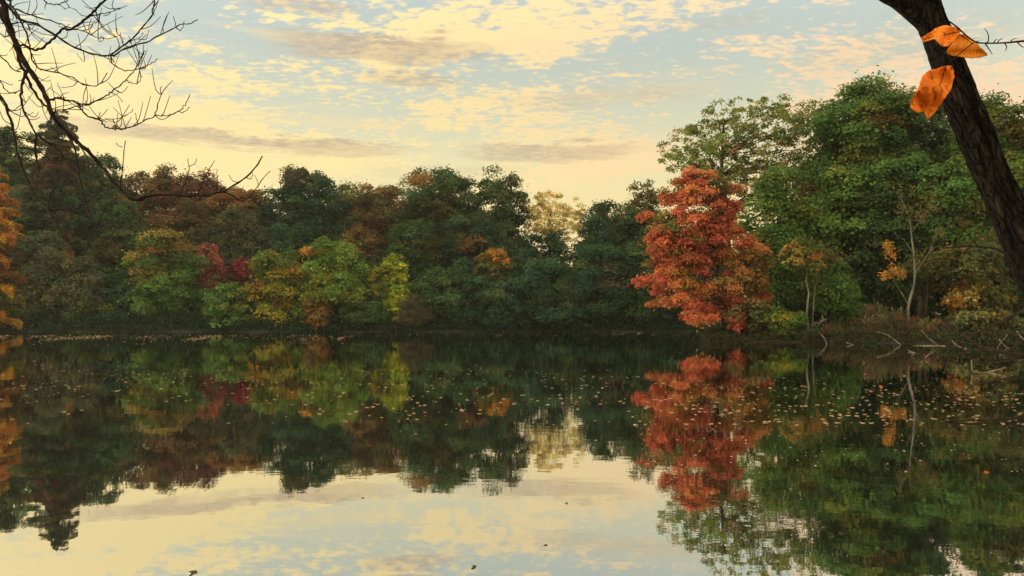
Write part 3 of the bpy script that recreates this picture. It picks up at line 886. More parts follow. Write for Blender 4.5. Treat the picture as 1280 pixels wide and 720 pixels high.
# ================================================================== twig with three orange leaves
def folded_leaf(name, outline, rib, D, mat, parent, o, bulge, tilt):
    """outline and rib in photo pixels at about distance D; a thin curled sheet"""
    import bmesh
    from mathutils.geometry import tessellate_polygon
    P = spline([Vector((x, y, 0)) for x, y in outline + [outline[0]]], 6)[:-1]
    RJ = random.Random(len(outline) * 31 + int(outline[0][0]))
    P = [p + Vector((RJ.gauss(0, .35), RJ.gauss(0, .35), 0)) for p in P]
    cx = sum(p.x for p in P) / len(P); cy = sum(p.y for p in P) / len(P)
    (rx0, ry0), (rx1, ry1) = rib
    rl = math.hypot(rx1 - rx0, ry1 - ry0)
    nx, ny = -(ry1 - ry0) / rl, (rx1 - rx0) / rl

    def lift(x, y):
        s = ((x - rx0) * nx + (y - ry0) * ny)
        t = ((x - rx0) * (rx1 - rx0) + (y - ry0) * (ry1 - ry0)) / rl
        return D + tilt * s / 30 - bulge * abs(s) / 30 + 0.010 * math.sin(t / 7.0) + 0.006 * math.sin(s / 4.0 + t / 5)
    mb = MB()
    rings = 7
    n = len(P)
    for r in range(rings):
        f = 1 - r / rings
        for p in P:
            x = cx + (p.x - cx) * f; y = cy + (p.y - cy) * f
            mb.v.append(at(x, y, lift(x, y)) - o)
    for r in range(rings - 1):
        for k in range(n):
            k2 = (k + 1) % n
            mb.f.append((r * n + k, r * n + k2, (r + 1) * n + k2, (r + 1) * n + k))
    mb.v.append(at(cx, cy, lift(cx, cy)) - o)
    for k in range(n):
        mb.f.append(((rings - 1) * n + k, (rings - 1) * n + (k + 1) % n, len(mb.v) - 1))
    ob = mb.build(name, mat, parent)
    so = ob.modifiers.new('thick', 'SOLIDIFY'); so.thickness = .0006
    # veins, slightly proud of both faces
    ve = MB()
    m = 9
    ts = np.linspace(0, 1, m)
    pts = [at(rx0 + (rx1 - rx0) * t, ry0 + (ry1 - ry0) * t, lift(rx0 + (rx1 - rx0) * t, ry0 + (ry1 - ry0) * t) - .0006) - o for t in ts]
    ve.tube(pts, taper(m, .0011, .0004), 6)
    for k in range(1, 7):
        for sg in (1, -1):
            t0 = k / 7.5
            X0, Y0 = rx0 + (rx1 - rx0) * t0, ry0 + (ry1 - ry0) * t0
            ln = 13 * math.sin(math.pi * (.15 + .8 * t0))
            q3 = []
            for j in range(4):
                f = j / 3 * ln
                X = X0 + nx * sg * f + (rx1 - rx0) / rl * f * .75; Y = Y0 + ny * sg * f + (ry1 - ry0) / rl * f * .75
                q3.append(at(X, Y, lift(X, Y) - .0005) - o)
            ve.tube(q3, taper(4, .00032, .00018), 5)
    return ob, ve


def leafy_twig():
    D = 1.55
    q = lambda X, Y: (1100 + X / 4.5, Y / 4.5)
    base = Vector((2.35, 1.75, gz(2.35, 1.75)))
    root = empty('leafy_twig', base)
    tag(root, 'thin brown twig holding three orange leaves in front of the leaning trunk', 'twig')
    o = base
    mb = MB()
    main = [base - o, Vector((2.32, 1.72, 1.1)) - o, Vector((2.2, 1.68, 1.8)) - o, Vector((1.85, 1.6, 2.07)) - o] + [at(*q(X, Y), D) - o for X, Y in ((1050, 218), (930, 226), (810, 231), (700, 241), (600, 243), (545, 238), (500, 212), (455, 172), (420, 142), (385, 118))]
    s = spline(main, 4)
    mb.tube(s, [.006 - .0045 * min(1, i / (len(s) * .55)) for i in range(len(s))], 7)
    for pts in ([(525, 240), (450, 300), (405, 338), (370, 372)], [(605, 243), (611, 215), (605, 185), (588, 160)], [(592, 245), (612, 275), (632, 305)], [(700, 241), (712, 262), (706, 285)],
                [(660, 241), (672, 224), (690, 218)], [(770, 235), (790, 255), (808, 268)], [(735, 238), (745, 222), (768, 216)], [(640, 242), (648, 226), (660, 222)], [(455, 172), (432, 156), (440, 150)]):
        t = spline([at(*q(X, Y), D - (.01 * i if len(pts) == 4 and pts[0][0] == 525 else 0)) - o for i, (X, Y) in enumerate(pts)], 4)
        mb.tube(t, taper(len(t), .0013, .0006), 6)
    for (X, Y, r) in ((442, 165, .0026), (545, 238, .0024), (600, 243, .0022)):
        c = at(*q(X, Y), D) - o
        mb.tube([c + Vector((-r, 0, -r)), c, c + Vector((r, 0, r))], [r * .4, r, r * .4], 8)
    mb.build('stem', BARK_TWIG, root)
    mo = leaf_material('orange_leaf', (.42, .075, .014), (.74, .24, .022), (.13, .03, .012), .4, 45)
    my = leaf_material('yellow_leaf', (.74, .40, .04), (.62, .24, .022), (.30, .11, .02), .5, 45)
    Q = lambda L: [q(*p) for p in L]
    specs = [
        (mo, Q([(232, 213), (265, 193), (318, 157), (370, 143), (420, 150), (452, 170), (446, 196), (425, 222), (402, 244), (372, 262), (340, 252), (318, 232), (300, 214), (268, 228), (240, 236)]), (q(448, 178), q(240, 224)), D + .005, .012, .02, 'orange leaf with a tip pointing away, uppermost on the twig'),
        (my, Q([(448, 190), (492, 202), (535, 238), (566, 266), (604, 310), (548, 327), (500, 328), (450, 320), (408, 314), (384, 300), (372, 294), (388, 266), (420, 226)]), (q(456, 196), q(592, 306)), D + .012, .010, -.015, 'golden yellow leaf facing the sky'),
        (mo, Q([(380, 370), (404, 372), (417, 402), (414, 450), (396, 510), (378, 536), (360, 561), (340, 590), (318, 621), (292, 650), (268, 674), (258, 651), (249, 628), (233, 629), (215, 634), (192, 622), (172, 604), (180, 556), (214, 500), (236, 432), (274, 398), (322, 384), (356, 374)]), (q(372, 374), q(282, 640)), D - .035, .030, .02, 'big deep orange leaf hanging below'),
    ]
    for m, outl, rib, d, bulge, tilt, lab in specs:
        ob, ve = folded_leaf('leaf', outl, rib, d, m, root, o, bulge, tilt)
        ob['label'] = lab
        v = ve.build('midrib', BARK_TWIG, ob)


leafy_twig()


# ================================================================== bare overhanging branches
def bare_branches():
    D = 3.0
    R = np.random.default_rng(21)
    root_p = Vector((-3.1, 2.2, gz(-3.1, 2.2)))
    root = empty('bare_tree', root_p)
    tag(root, 'leafless tree drooping thin dark branches and twigs over the pond from above', 'tree')
    o = root_p
    tr = MB()
    tp = spline([(0, 0, -.1), (.06, .03, 1.2), (.02, .12, 2.6), (.15, .3, 4.2), (.1, .4, 5.8)], 4)
    tr.tube(tp, taper(len(tp), .13, .05), 12)
    tr.build('trunk', BARK, root)
    cr = [(3, -14), (3, 0), (11, 31), (23, 62), (36, 86), (50, 106), (59, 125), (67, 147), (88, 169), (109, 188), (128, 209), (140, 224), (156, 242), (170, 250), (194, 244), (222, 244), (250, 245), (278, 239), (299, 228), (319, 211), (328, 195)]
    dmain = [D - .25 * i / 20 for i in range(21)]
    lines = []   # (points, start px width, end px width, depth start, depth end)
    lines.append((cr, 10.5, 1.6, D, D - .3))
    A = lines.append
    A(([(278, 239), (292, 245), (305, 251), (323, 232), (338, 214)], 2.4, .9, 2.75, 2.7))
    A(([(170, 250), (188, 240), (200, 232), (214, 230)], 2.2, .9, 2.8, 2.9))
    A(([(-4, 0), (0, 16), (8, 34), (20, 59), (24, 78), (32, 92), (38, 106), (45, 120), (57, 131), (68, 141)], 6.5, 3.0, D + .05, D - .1))
    A(([(34, 88), (29, 100), (27, 116), (28, 134), (37, 153), (47, 169), (69, 184), (82, 198), (96, 204)], 4.6, 1.6, D - .03, D - .2))
    A(([(78, 158), (89, 176), (94, 188), (99, 218), (108, 256), (121, 280), (139, 301), (155, 311)], 3.6, 1.2, D - .1, D - .4))
    A(([(93, 175), (105, 190), (113, 205), (117, 216)], 2.4, 1.0, D - .12, D - .3))
    A(([(-14, 100), (0, 119), (9, 137), (16, 162), (23, 197), (34, 225), (45, 245), (62, 266), (73, 285), (87, 305)], 4.6, 1.6, D - .3, D - .6))
    A(([(46, 168), (44, 190), (48, 208), (47, 222)], 3.2, 1.8, D - .1, D - .15))
    A(([(24, 184), (40, 187), (56, 194), (64, 202)], 2.2, 1.2, D - .42, D - .3))
    A(([(62, 268), (74, 262), (88, 264), (99, 258), (115, 248), (124, 240)], 2.0, .8, D - .5, D - .6))
    A(([(64, 265), (60, 255), (66, 240), (74, 225)], 1.6, .8, D - .5, D - .6))
    A(([(87, 305), (100, 300), (114, 292), (121, 282)], 1.6, .9, D - .6, D - .55))
    A(([(121, 282), (128, 268), (134, 256)], 1.5, .8, D - .45, D - .5))
    A(([(9, 6), (16, 14), (23, 23), (47, 31), (70, 45), (94, 59), (116, 67), (138, 70), (156, 61), (181, 53), (206, 41), (220, 33), (230, 30), (240, 29), (247, 24)], 4.2, 1.0, D, D - .35))
    A(([(138, 70), (141, 80), (156, 88), (175, 86), (188, 80), (197, 73)], 1.9, .9, D - .2, D - .3))
    A(([(138, 69), (150, 60), (166, 48), (178, 34), (189, 21), (192, 8), (195, -4)], 2.6, 1.4, D - .2, D - .15))
    A(([(149, 60), (147, 50), (140, 40), (133, 30)], 1.4, .7, D - .2, D - .25))
    A(([(154, 58), (154, 50), (147, 42), (145, 35)], 1.3, .7, D - .2, D - .22))
    A(([(163, 52), (171, 49), (177, 45), (179, 41)], 1.2, .7, D - .2, D - .25))
    A(([(220, 34), (219, 28), (217, 20)], 1.2, .7, D - .3, D - .33))
    A(([(220, 34), (225, 38), (229, 33), (231, 26)], 1.2, .7, D - .3, D - .33))
    A(([(131, 0), (121, 10), (112, 19), (103, 27), (94, 33), (87, 37), (79, 36), (72, 42), (62, 53), (53, 60), (44, 62), (36, 60), (29, 56), (20, 62)], 3.0, 3.4, D - .3, D - .02))
    A(([(131, 0), (140, -14), (150, -40)], 3.0, 3.6, D - .3, D - .3))
    A(([(9, -2), (14, 6), (23, 20), (29, 33), (35, 48), (37, 60), (40, 74), (48, 85), (56, 88), (72, 91), (88, 96), (103, 105), (115, 107), (125, 105), (134, 91)], 3.2, 1.1, D + .02, D - .25))
    A(([(20, 11), (45, 21), (67, 27), (80, 32), (95, 37), (108, 40), (116, 45), (124, 48), (130, 46)], 2.4, .8, D, D - .2))
    A(([(112, 20), (125, 18), (134, 16), (148, 12), (159, 7)], 1.8, .7, D - .25, D - .35))
    A(([(110, 22), (100, 17), (90, 10), (80, 10)], 1.4, .7, D - .2, D - .25))
    A(([(55, 0), (60, 4), (70, 5), (80, 3), (90, -4)], 1.8, 1.2, D - .2, D - .2))
    A(([(62, 125), (72, 123), (85, 126), (94, 127), (104, 131), (116, 128), (130, 121), (140, 115), (150, 106), (158, 99), (168, 87), (175, 75), (181, 63)], 3.2, .9, D - .08, D - .4))
    A(([(80, 138), (95, 133), (106, 130)], 1.8, 1.4, D - .1, D - .2))
    A(([(97, 128), (103, 138), (110, 145), (123, 149), (130, 157), (138, 161), (150, 161), (162, 159), (178, 153), (194, 145), (205, 145), (216, 143), (226, 137), (233, 128), (237, 118)], 2.6, .9, D - .2, D - .5))
    A(([(194, 145), (198, 130), (201, 118), (202, 108)], 1.5, .8, D - .4, D - .45))
    A(([(222, 139), (230, 140), (238, 134)], 1.2, .7, D - .45, D - .5))
    A(([(110, 146), (125, 149), (145, 148), (156, 145), (166, 136)], 1.4, .7, D - .25, D - .35))
    A(([(173, 155), (170, 148), (169, 141)], 1.2, .7, D - .4, D - .42))
    A(([(158, 100), (165, 103), (172, 105), (178, 95)], 1.3, .7, D - .3, D - .35))
    A(([(144, 112), (152, 116), (160, 108)], 1.2, .7, D - .3, D - .35))
    A(([(150, 238), (152, 216), (154, 195), (157, 176)], 1.7, 1.0, D - .25, D - .3))
    A(([(153, 184), (148, 182), (145, 178)], 1.0, .7, D - .28, D - .3))
    A(([(226, 243), (232, 228), (236, 215), (235, 198)], 1.6, .8, D - .25, D - .3))
    A(([(236, 208), (242, 205), (246, 198)], 1.2, .7, D - .26, D - .3))
    A(([(248, 244), (254, 226), (262, 212), (268, 201)], 1.6, .8, D - .26, D - .3))
    A(([(270, 240), (272, 224), (271, 211)], 1.2, .7, D - .28, D - .3))
    A(([(300, 228), (291, 226), (286, 219)], 1.2, .7, D - .3, D - .3))
    A(([(308, 222), (314, 224), (315, 216)], 1.2, .7, D - .3, D - .3))
    A(([(323, 232), (322, 226), (318, 219)], 1.0, .7, D - .3, D - .3))
    # short lines off to the side of the frame
    A(([(-30, 20), (-10, 27), (10, 30), (28, 28), (40, 32)], 1.8, 1.0, D, D - .1))
    A(([(-10, 66), (4, 72), (14, 84), (26, 90)], 2.0, 1.6, D - .05, D))
    A(([(-6, 96), (2, 104), (8, 114), (18, 116), (27, 112)], 1.6, 1.2, D - .1, D - .05))
    A(([(-8, 34), (4, 45), (9, 46), (20, 40)], 1.6, 1.0, D, D))
    groups = {}
    br = MB()
    allp = []
    for pts, w0, w1, d0, d1 in lines:
        n = len(pts)
        P = spline([at(x, y, d0 + (d1 - d0) * i / (n - 1)) - o for i, (x, y) in enumerate(pts)], 4)
        m = len(P)
        P = [p + Vector((R.normal(), R.normal(), R.normal())) * (.0016 if 0 < i < m - 1 else 0) for i, p in enumerate(P)]
        rad = [max(w0 + (w1 - w0) * (i / (m - 1)) ** .65, .7) * .43 / F * D * (1 + .16 * math.sin(i * 2.1 + w0 * 5)) for i in range(m)]
        br.tube(P, rad, 8 if w0 > 3 else 6)
        allp.append((P, rad, w0))
    # limbs joining the drooping branches to the trunk outside the picture
    for (x, y, d), z, r in (((3, -14, D), 4.0, .016), ((-4, 0, D + .05), 3.8, .010), ((-14, 100, D - .3), 3.2, .008), ((150, -40, D - .3), 4.6, .008), ((9, -2, D + .02), 3.9, .007), ((90, -4, D - .2), 4.4, .004), ((195, -4, D - .15), 4.6, .003)):
        e = at(x, y, d) - o
        st = Vector((.1, .25, z))
        mid = (e + st) / 2 + Vector((0, 0, .35))
        P = spline([st, mid, e], 6)
        br.tube(P, taper(len(P), r * 2.2, r), 8)
    tw = br
    n_t = 0
    for P, rad, w0 in allp:
        L = sum((P[i + 1] - P[i]).length for i in range(len(P) - 1))
        for _ in range(int(L * 20)):
            i = R.integers(2, max(3, len(P) - 1))
            p = P[i]
            w = p + o
            px = CX0 + w.x / w.y * F; py = HZ - (w.z - CH) / w.y * F
            if py > 175 or px > 220: continue
            t = (P[min(i + 1, len(P) - 1)] - P[i - 1]).normalized()
            dirv = (t * R.uniform(.2, .9) + Vector((R.normal() * .7, R.normal() * .6, R.normal() * .6 + .25))).normalized()
            ln = R.uniform(.03, .12)
            q = p + dirv * ln * .5 + Vector((0, 0, R.normal() * .006))
            e = p + dirv * ln + Vector((R.normal() * .015, R.normal() * .015, abs(R.normal()) * .03))
            Q = spline([p, q, e], 3)
            tw.tube(Q, taper(len(Q), .0018, .0009), 5)
            n_t += 1
    br.build('branch', BARK_TWIG, root)
    lf = MB()
    c = at(145, 156, D - .3) - o
    for k in range(6):
        a = k * 1.1
        d1 = Vector((math.cos(a) * .012, math.sin(a) * .012, -.012 + .006 * math.sin(k * 3)))
        s = Vector((-math.sin(a), math.cos(a), .4)) * .005
        b = len(lf.v)
        lf.v += [c, c + d1 * .6 + s, c + d1 * 1.5, c + d1 * .6 - s + Vector((0, 0, .003))]
        lf.f.append((b, b + 1, b + 2, b + 3))
    ob = lf.build('withered_leaf', leaf_material('withered_leaf', (.16, .09, .03), (.10, .06, .025), (.05, .03, .015), .3), root)


bare_branches()


# ================================================================== fallen wood
def wood(name, label, lines, mat, cat='branch', group=None):
    """lines: list of (pixel points, radius start, radius end, distance start, distance end)"""
    p0 = lines[0][0][0]
    base = at(*p0, lines[0][3])
    mb = MB()
    R = np.random.default_rng(int(abs(base.x) * 100) + 5)
    for pts, r0, r1, d0, d1 in lines:
        n = len(pts)
        P = spline([at(x, y, d0 + (d1 - d0) * i / (n - 1)) for i, (x, y) in enumerate(pts)], 4)
        m = len(P)
        mb.tube(P, [max(.005, .72 * (r0 + (r1 - r0) * i / (m - 1))) * (1 + .12 * math.sin(i * 1.7 + r0 * 90)) for i in range(m)], 8)
    o = mb.build(name, mat, None, origin=base)
    tag(o, label, cat, group)
    return o


wood('fallen_branch', 'long dark dead branch rising out of the water towards the foot of the leaning trunk', [
    ([(1300, 381), (1280, 389), (1260, 397), (1240, 407), (1217, 417), (1195, 422)], .075, .025, 20.5, 22.5),
    ([(1217, 417), (1205, 424), (1196, 432), (1190, 441)], .02, .015, 22.1, 22.6), ([(1240, 407), (1228, 400), (1215, 395)], .018, .008, 21.6, 22)], WOOD_DEAD)
wood('fallen_branch', 'dark dead branch sloping down from the brush to the water across the pale ones', [
    ([(1165, 390), (1172, 397), (1195, 412), (1212, 425), (1230, 434), (1250, 439), (1280, 443), (1310, 447)], .02, .07, 27, 24),
    ([(1195, 412), (1202, 404), (1206, 398)], .016, .008, 26, 26.2)], WOOD_DEAD)
stout = wood('fallen_branch', 'stout branch lying in the water with a broken pale end', [
    ([(1201, 434.5), (1215, 437), (1237, 439), (1270, 443), (1300, 446)], .055, .085, 31, 31)], WOOD_DEAD)
end = wood('broken_end', None, [([(1190, 425.5), (1194, 430), (1200, 434), (1208, 436)], .02, .065, 31, 31)], WOOD_PALE, None)
off = end.location - stout.location
end.parent = stout; end.location = off
wood('fallen_branch', 'slender bleached branch with one fork lying on the water apart from the tangle', [
    ([(1135, 438), (1150, 444), (1162, 451), (1175, 459), (1186, 461.5), (1197, 463)], .028, .036, 36, 22.6),
    ([(1157, 447), (1163, 440), (1169, 433)], .022, .012, 29, 29.2), ([(1143, 441), (1139, 446)], .018, .01, 32, 30)], WOOD_PALE)
wood('fallen_branch', 'bent tan branch with an upright stub lying in the water', [
    ([(1214, 450), (1215, 458), (1216, 464), (1230, 465.5), (1244, 463), (1257, 459.5)], .018, .03, 21.6, 21.6)], WOOD_PALE)
wood('fallen_branch', 'dark bowed branch dipping into the water under the stout pale ended one', [
    ([(1197, 439), (1212, 449), (1235, 456), (1260, 459.5), (1280, 461), (1310, 460)], .02, .055, 24, 23.3)], WOOD_DEAD)
wood('fallen_branch', 'lowest dark branch of the tangle, lying on the water', [
    ([(1208, 464.5), (1230, 470), (1245, 475), (1262, 476), (1280, 475), (1310, 472)], .016, .05, 21.0, 18.6)], WOOD_DEAD)
wood('fallen_branch', 'thin dark branch lying alone on the water nearest of all the fallen wood', [
    ([(1128, 530), (1142, 531), (1157, 531.5), (1185, 527), (1212, 525), (1240, 525), (1262, 524), (1280, 520), (1310, 512)], .008, .03, 10.9, 11.0)], WOOD_DEAD)
wood('fallen_log', 'long thin log lying at the waterline below the bramble bush', [
    ([(1058, 428), (1080, 436), (1100, 438.5), (1120, 434.5), (1145, 432.5), (1182, 432)], .04, .05, 46, 44)], WOOD_PALE, 'log')
wood('dead_stick', 'short pale stick leaning on the bank at the fork of the tangle', [([(1152, 413), (1160, 422), (1173, 432)], .02, .03, 43, 42.5)], WOOD_PALE, 'stick')
wood('dead_stick', 'brown stick slanting from the bramble bush to the water', [([(1096, 415), (1110, 419), (1126, 431)], .02, .035, 46.5, 45.8)], WOOD_PALE, 'stick')
wood('dead_stick', 'crooked white stick standing at the water beside the slim pale trunk', [([(1024, 415), (1029, 421), (1033, 428), (1032, 434)], .022, .035, 49.5, 47.5)], WOOD_PALE, 'stick')
wood('dead_stick', 'pale crossed sticks at the water beyond the leaning trunk', [([(1249, 424), (1257, 433), (1272, 440)], .03, .03, 41, 40.6), ([(1260, 418), (1251, 428), (1246, 436)], .018, .015, 41, 40.6)], WOOD_PALE, 'stick')
wood('dead_stick', 'pale stick at the edge of the picture below the leaning trunk', [([(1271, 414), (1278, 423), (1288, 428)], .03, .03, 41, 40)], WOOD_PALE, 'stick')
wood('dead_stick', 'bent grey sticks standing in the brush above the tangle', [([(1171, 398), (1170, 409), (1174, 419), (1180, 424)], .02, .014, 40, 39), ([(1178, 421), (1186, 414), (1194, 412)], .014, .008, 40, 40)], WOOD_DEAD, 'stick')
wood('fallen_log', 'dark forked logs piled off the point under the red maple', [
    ([(858, 430), (875, 428), (890, 422), (907, 417)], .05, .12, 52, 56), ([(878, 418), (884, 425), (893, 431)], .035, .05, 55, 52), ([(866, 427), (884, 430.5), (902, 432)], .05, .06, 52.5, 48)], WOOD_DEAD, 'log')
wood('fallen_log', 'dark log under the cut bank between the red maple and the slim pale trunk', [([(922, 430), (950, 428), (985, 428), (1003, 429)], .10, .12, 51.5, 50.5), ([(948, 430), (956, 424), (962, 420)], .04, .03, 51, 52)], WOOD_DEAD, 'log')
wood('floating_log', 'short pale log floating before the head of the cove', [([(797, 416), (804, 417.8), (812, 418), (818, 417.4)], .07, .05, 88, 84)], WOOD_PALE, 'log')


# ================================================================== leaves on the water
def floating_leaf_mesh(seed):
    R = np.random.default_rng(seed)
    n = 12
    v = [(0, 0, 0.004)]
    f = []
    for ring, s in ((1, .55), (2, 1.0)):
        for k in range(n):
            a = 6.283 * k / n
            r = s * (.046 if k % 2 == 0 else .038) * (1 + .22 * math.cos(a)) * R.uniform(.85, 1.15)
            z = .002 + (.004 * (s ** 2) * (0.5 + .5 * math.sin(a * 2 + seed)) + .003 * s * R.random()) * (1.2 if seed % 3 else .5)
            v.append((r * math.cos(a), r * .8 * math.sin(a), z))
    for k in range(n):
        k2 = (k + 1) % n
        f.append((0, 1 + k, 1 + k2))
        f.append((1 + k, 1 + n + k, 1 + n + k2, 1 + k2))
    me = bpy.data.meshes.new('floating_leaf')
    me.from_pydata(v, [], f)
    me.polygons.foreach_set('use_smooth', [True] * len(me.polygons))
    return me


def leaves_on_water():
    R = np.random.default_rng(9)
    mt = leaf_material('tan_leaf', (.56, .45, .33), (.36, .24, .14), (.22, .14, .08), .15, 30)
    mo = leaf_material('floating_orange_leaf', (.62, .22, .05), (.55, .14, .04), (.30, .10, .04), .2, 30)
    md = leaf_material('floating_dark_leaf', (.035, .030, .018), (.05, .04, .02), (.02, .015, .01), .1, 30)
    variants = []
    for s in range(5):
        me = floating_leaf_mesh(s); me.materials.append(mt); me.update(); variants.append(me)
    pts = []
    # where the photograph shows them: a band across the middle of the pond, thicker on the maple's side
    tries = 0
    while len(pts) < 1500 and tries < 120000:
        tries += 1
        px = R.uniform(-20, 1300); py = 405 + R.uniform(38, 300)
        w = 0.0
        band = math.exp(-((py - 476) / 20) ** 2)
        if px < 480: w = max(w, band * (.8 if px < 330 else .5))
        if 330 < px < 830: w = max(w, .45 * band + .30 * math.exp(-((py - 505) / 28) ** 2))
        if px > 800: w = max(w, .75 * math.exp(-((py - 500) / 34) ** 2) + .28 * math.exp(-((py - 560) / 50) ** 2))
        w = max(w, .03 * math.exp(-((py - 540) / 40) ** 2))
        if py > 590: w *= .12
        patch = .5 + .5 * math.sin(px * .045 + py * .11 + 2 * math.sin(px * .013)) * math.sin(py * .31 + px * .02)
        if R.random() > w * (.25 + .95 * patch): continue
        p = on_water(px, py)
        if pond_distance(np.array([p.x]), np.array([p.y]))[0] > -.4: continue
        pts.append((py, p))
    pts.sort(key=lambda t: -t[0])
    proto = None
    for i, (py, p) in enumerate(pts[:292]):
        me = variants[R.integers(0, 5)]
        if proto is None:
            o = bpy.data.objects.new('floating_leaf', me); proto = o
            tag(o, 'small pale curled dead leaf floating on the dark pond', 'leaf', 'pale fallen leaves scattered over the pond')
        else:
            o = proto.copy(); o.data = me
        o.location = (p.x, p.y, 0.0)
        o.rotation_euler = (R.normal() * .08, R.normal() * .08, R.uniform(0, 6.28))
        s = (.14 + .46 * R.random() ** 2) * (.6 if py > 510 else 1.0); o.scale = (s, s, s * R.uniform(.7, 1.6))
        COL.objects.link(o)
    # the rest, and the raft of leaves drifted along the far shore, are past counting
    rest = [p for _, p in pts[292:]]
    for _ in range(4200):
        px = R.uniform(-10, 860) if R.random() < .5 else R.uniform(-10, 430)
        py = 418 + abs(R.normal()) * (4.0 if px < 440 else 1.6) + (1.0 if px < 440 else -0.8)
        pr = .5 + .5 * math.sin(px * .09 + 2 * math.sin(px * .031) + (py - 418) * .5) * math.sin(px * .021 + 1 + (py - 418) * .3)
        if R.random() > (pr ** 3 * (1.0 if px < 440 else .35) + .05): continue
        p = on_water(px, max(py, 416.6))
        if pond_distance(np.array([p.x]), np.array([p.y]))[0] < -.5: rest.append(p)
    V, Fc = [], []
    bases = [(np.array([v.co[:] for v in m.vertices]), [tuple(q.vertices) for q in m.polygons]) for m in variants]
    for p in rest:
        bv, bf = bases[R.integers(0, 5)]
        a = R.uniform(0, 6.28); s = .3 + .7 * R.random() ** 1.5 + .35 * (p.y > 45); zs = s * R.uniform(.8, 1.7) * (1 + 1.6 * min(1, max(0, (p.y - 30) / 40)))
        c, sn = math.cos(a) * s, math.sin(a) * s
        b0 = len(V)
        for x, y, z in bv: V.append((p.x + c * x - sn * y, p.y + sn * x + c * y, z * zs))
        Fc += [tuple(b0 + k for k in q) for q in bf]
    me = bpy.data.meshes.new('leaf_raft')
    me.from_pydata(V, [], Fc); me.materials.append(mt); me.update()
    o = bpy.data.objects.new('leaf_raft', me); COL.objects.link(o)
    tag(o, 'drift of pale fallen leaves spread along the far side of the pond', 'leaves', kind='stuff')
    # the few that stand out
    def special(name, px, py, mat, label, s, up=1.0):
        me = floating_leaf_mesh(7 + int(px)); me.materials.append(mat); me.update()
        q = bpy.data.objects.new(name, me); q.location = on_water(px, py); q.scale = (s, s, s * up); q.rotation_euler = (.2, .1, px)
        COL.objects.link(q); tag(q, label, 'leaf')
    special('floating_leaf', 240, 717, md, 'dark curled leaf standing up from the water at the very bottom, first of two', .65, 2.2)
    special('floating_leaf', 592, 709, md, 'dark curled leaf standing up from the pale water below the middle of the far bank', .45, 2.2)
    special('floating_leaf', 453, 623, md, 'dark speck of a leaf on the pale water below the first big oak', .4, 1.6)
    special('floating_leaf', 708, 629, md, 'dark flat leaf on the pale water towards the red reflection', .55, 1.0)
    special('floating_leaf', 682, 681, md, 'dark thin leaf on the pale cloud reflection', .4, .8)
    special('floating_leaf', 1233, 590, mo, 'single orange leaf floating on the dark green reflection', .6, 1.6)
    special('floating_leaf', 1101, 483, mo, 'bright orange leaf floating out from the bramble bush', 1.1, 1.8)


leaves_on_water()


# ================================================================== sky, sun, camera
SUN_EL, SUN_AZ = math.radians(17), math.radians(-72)      # azimuth measured from the view direction, towards the left


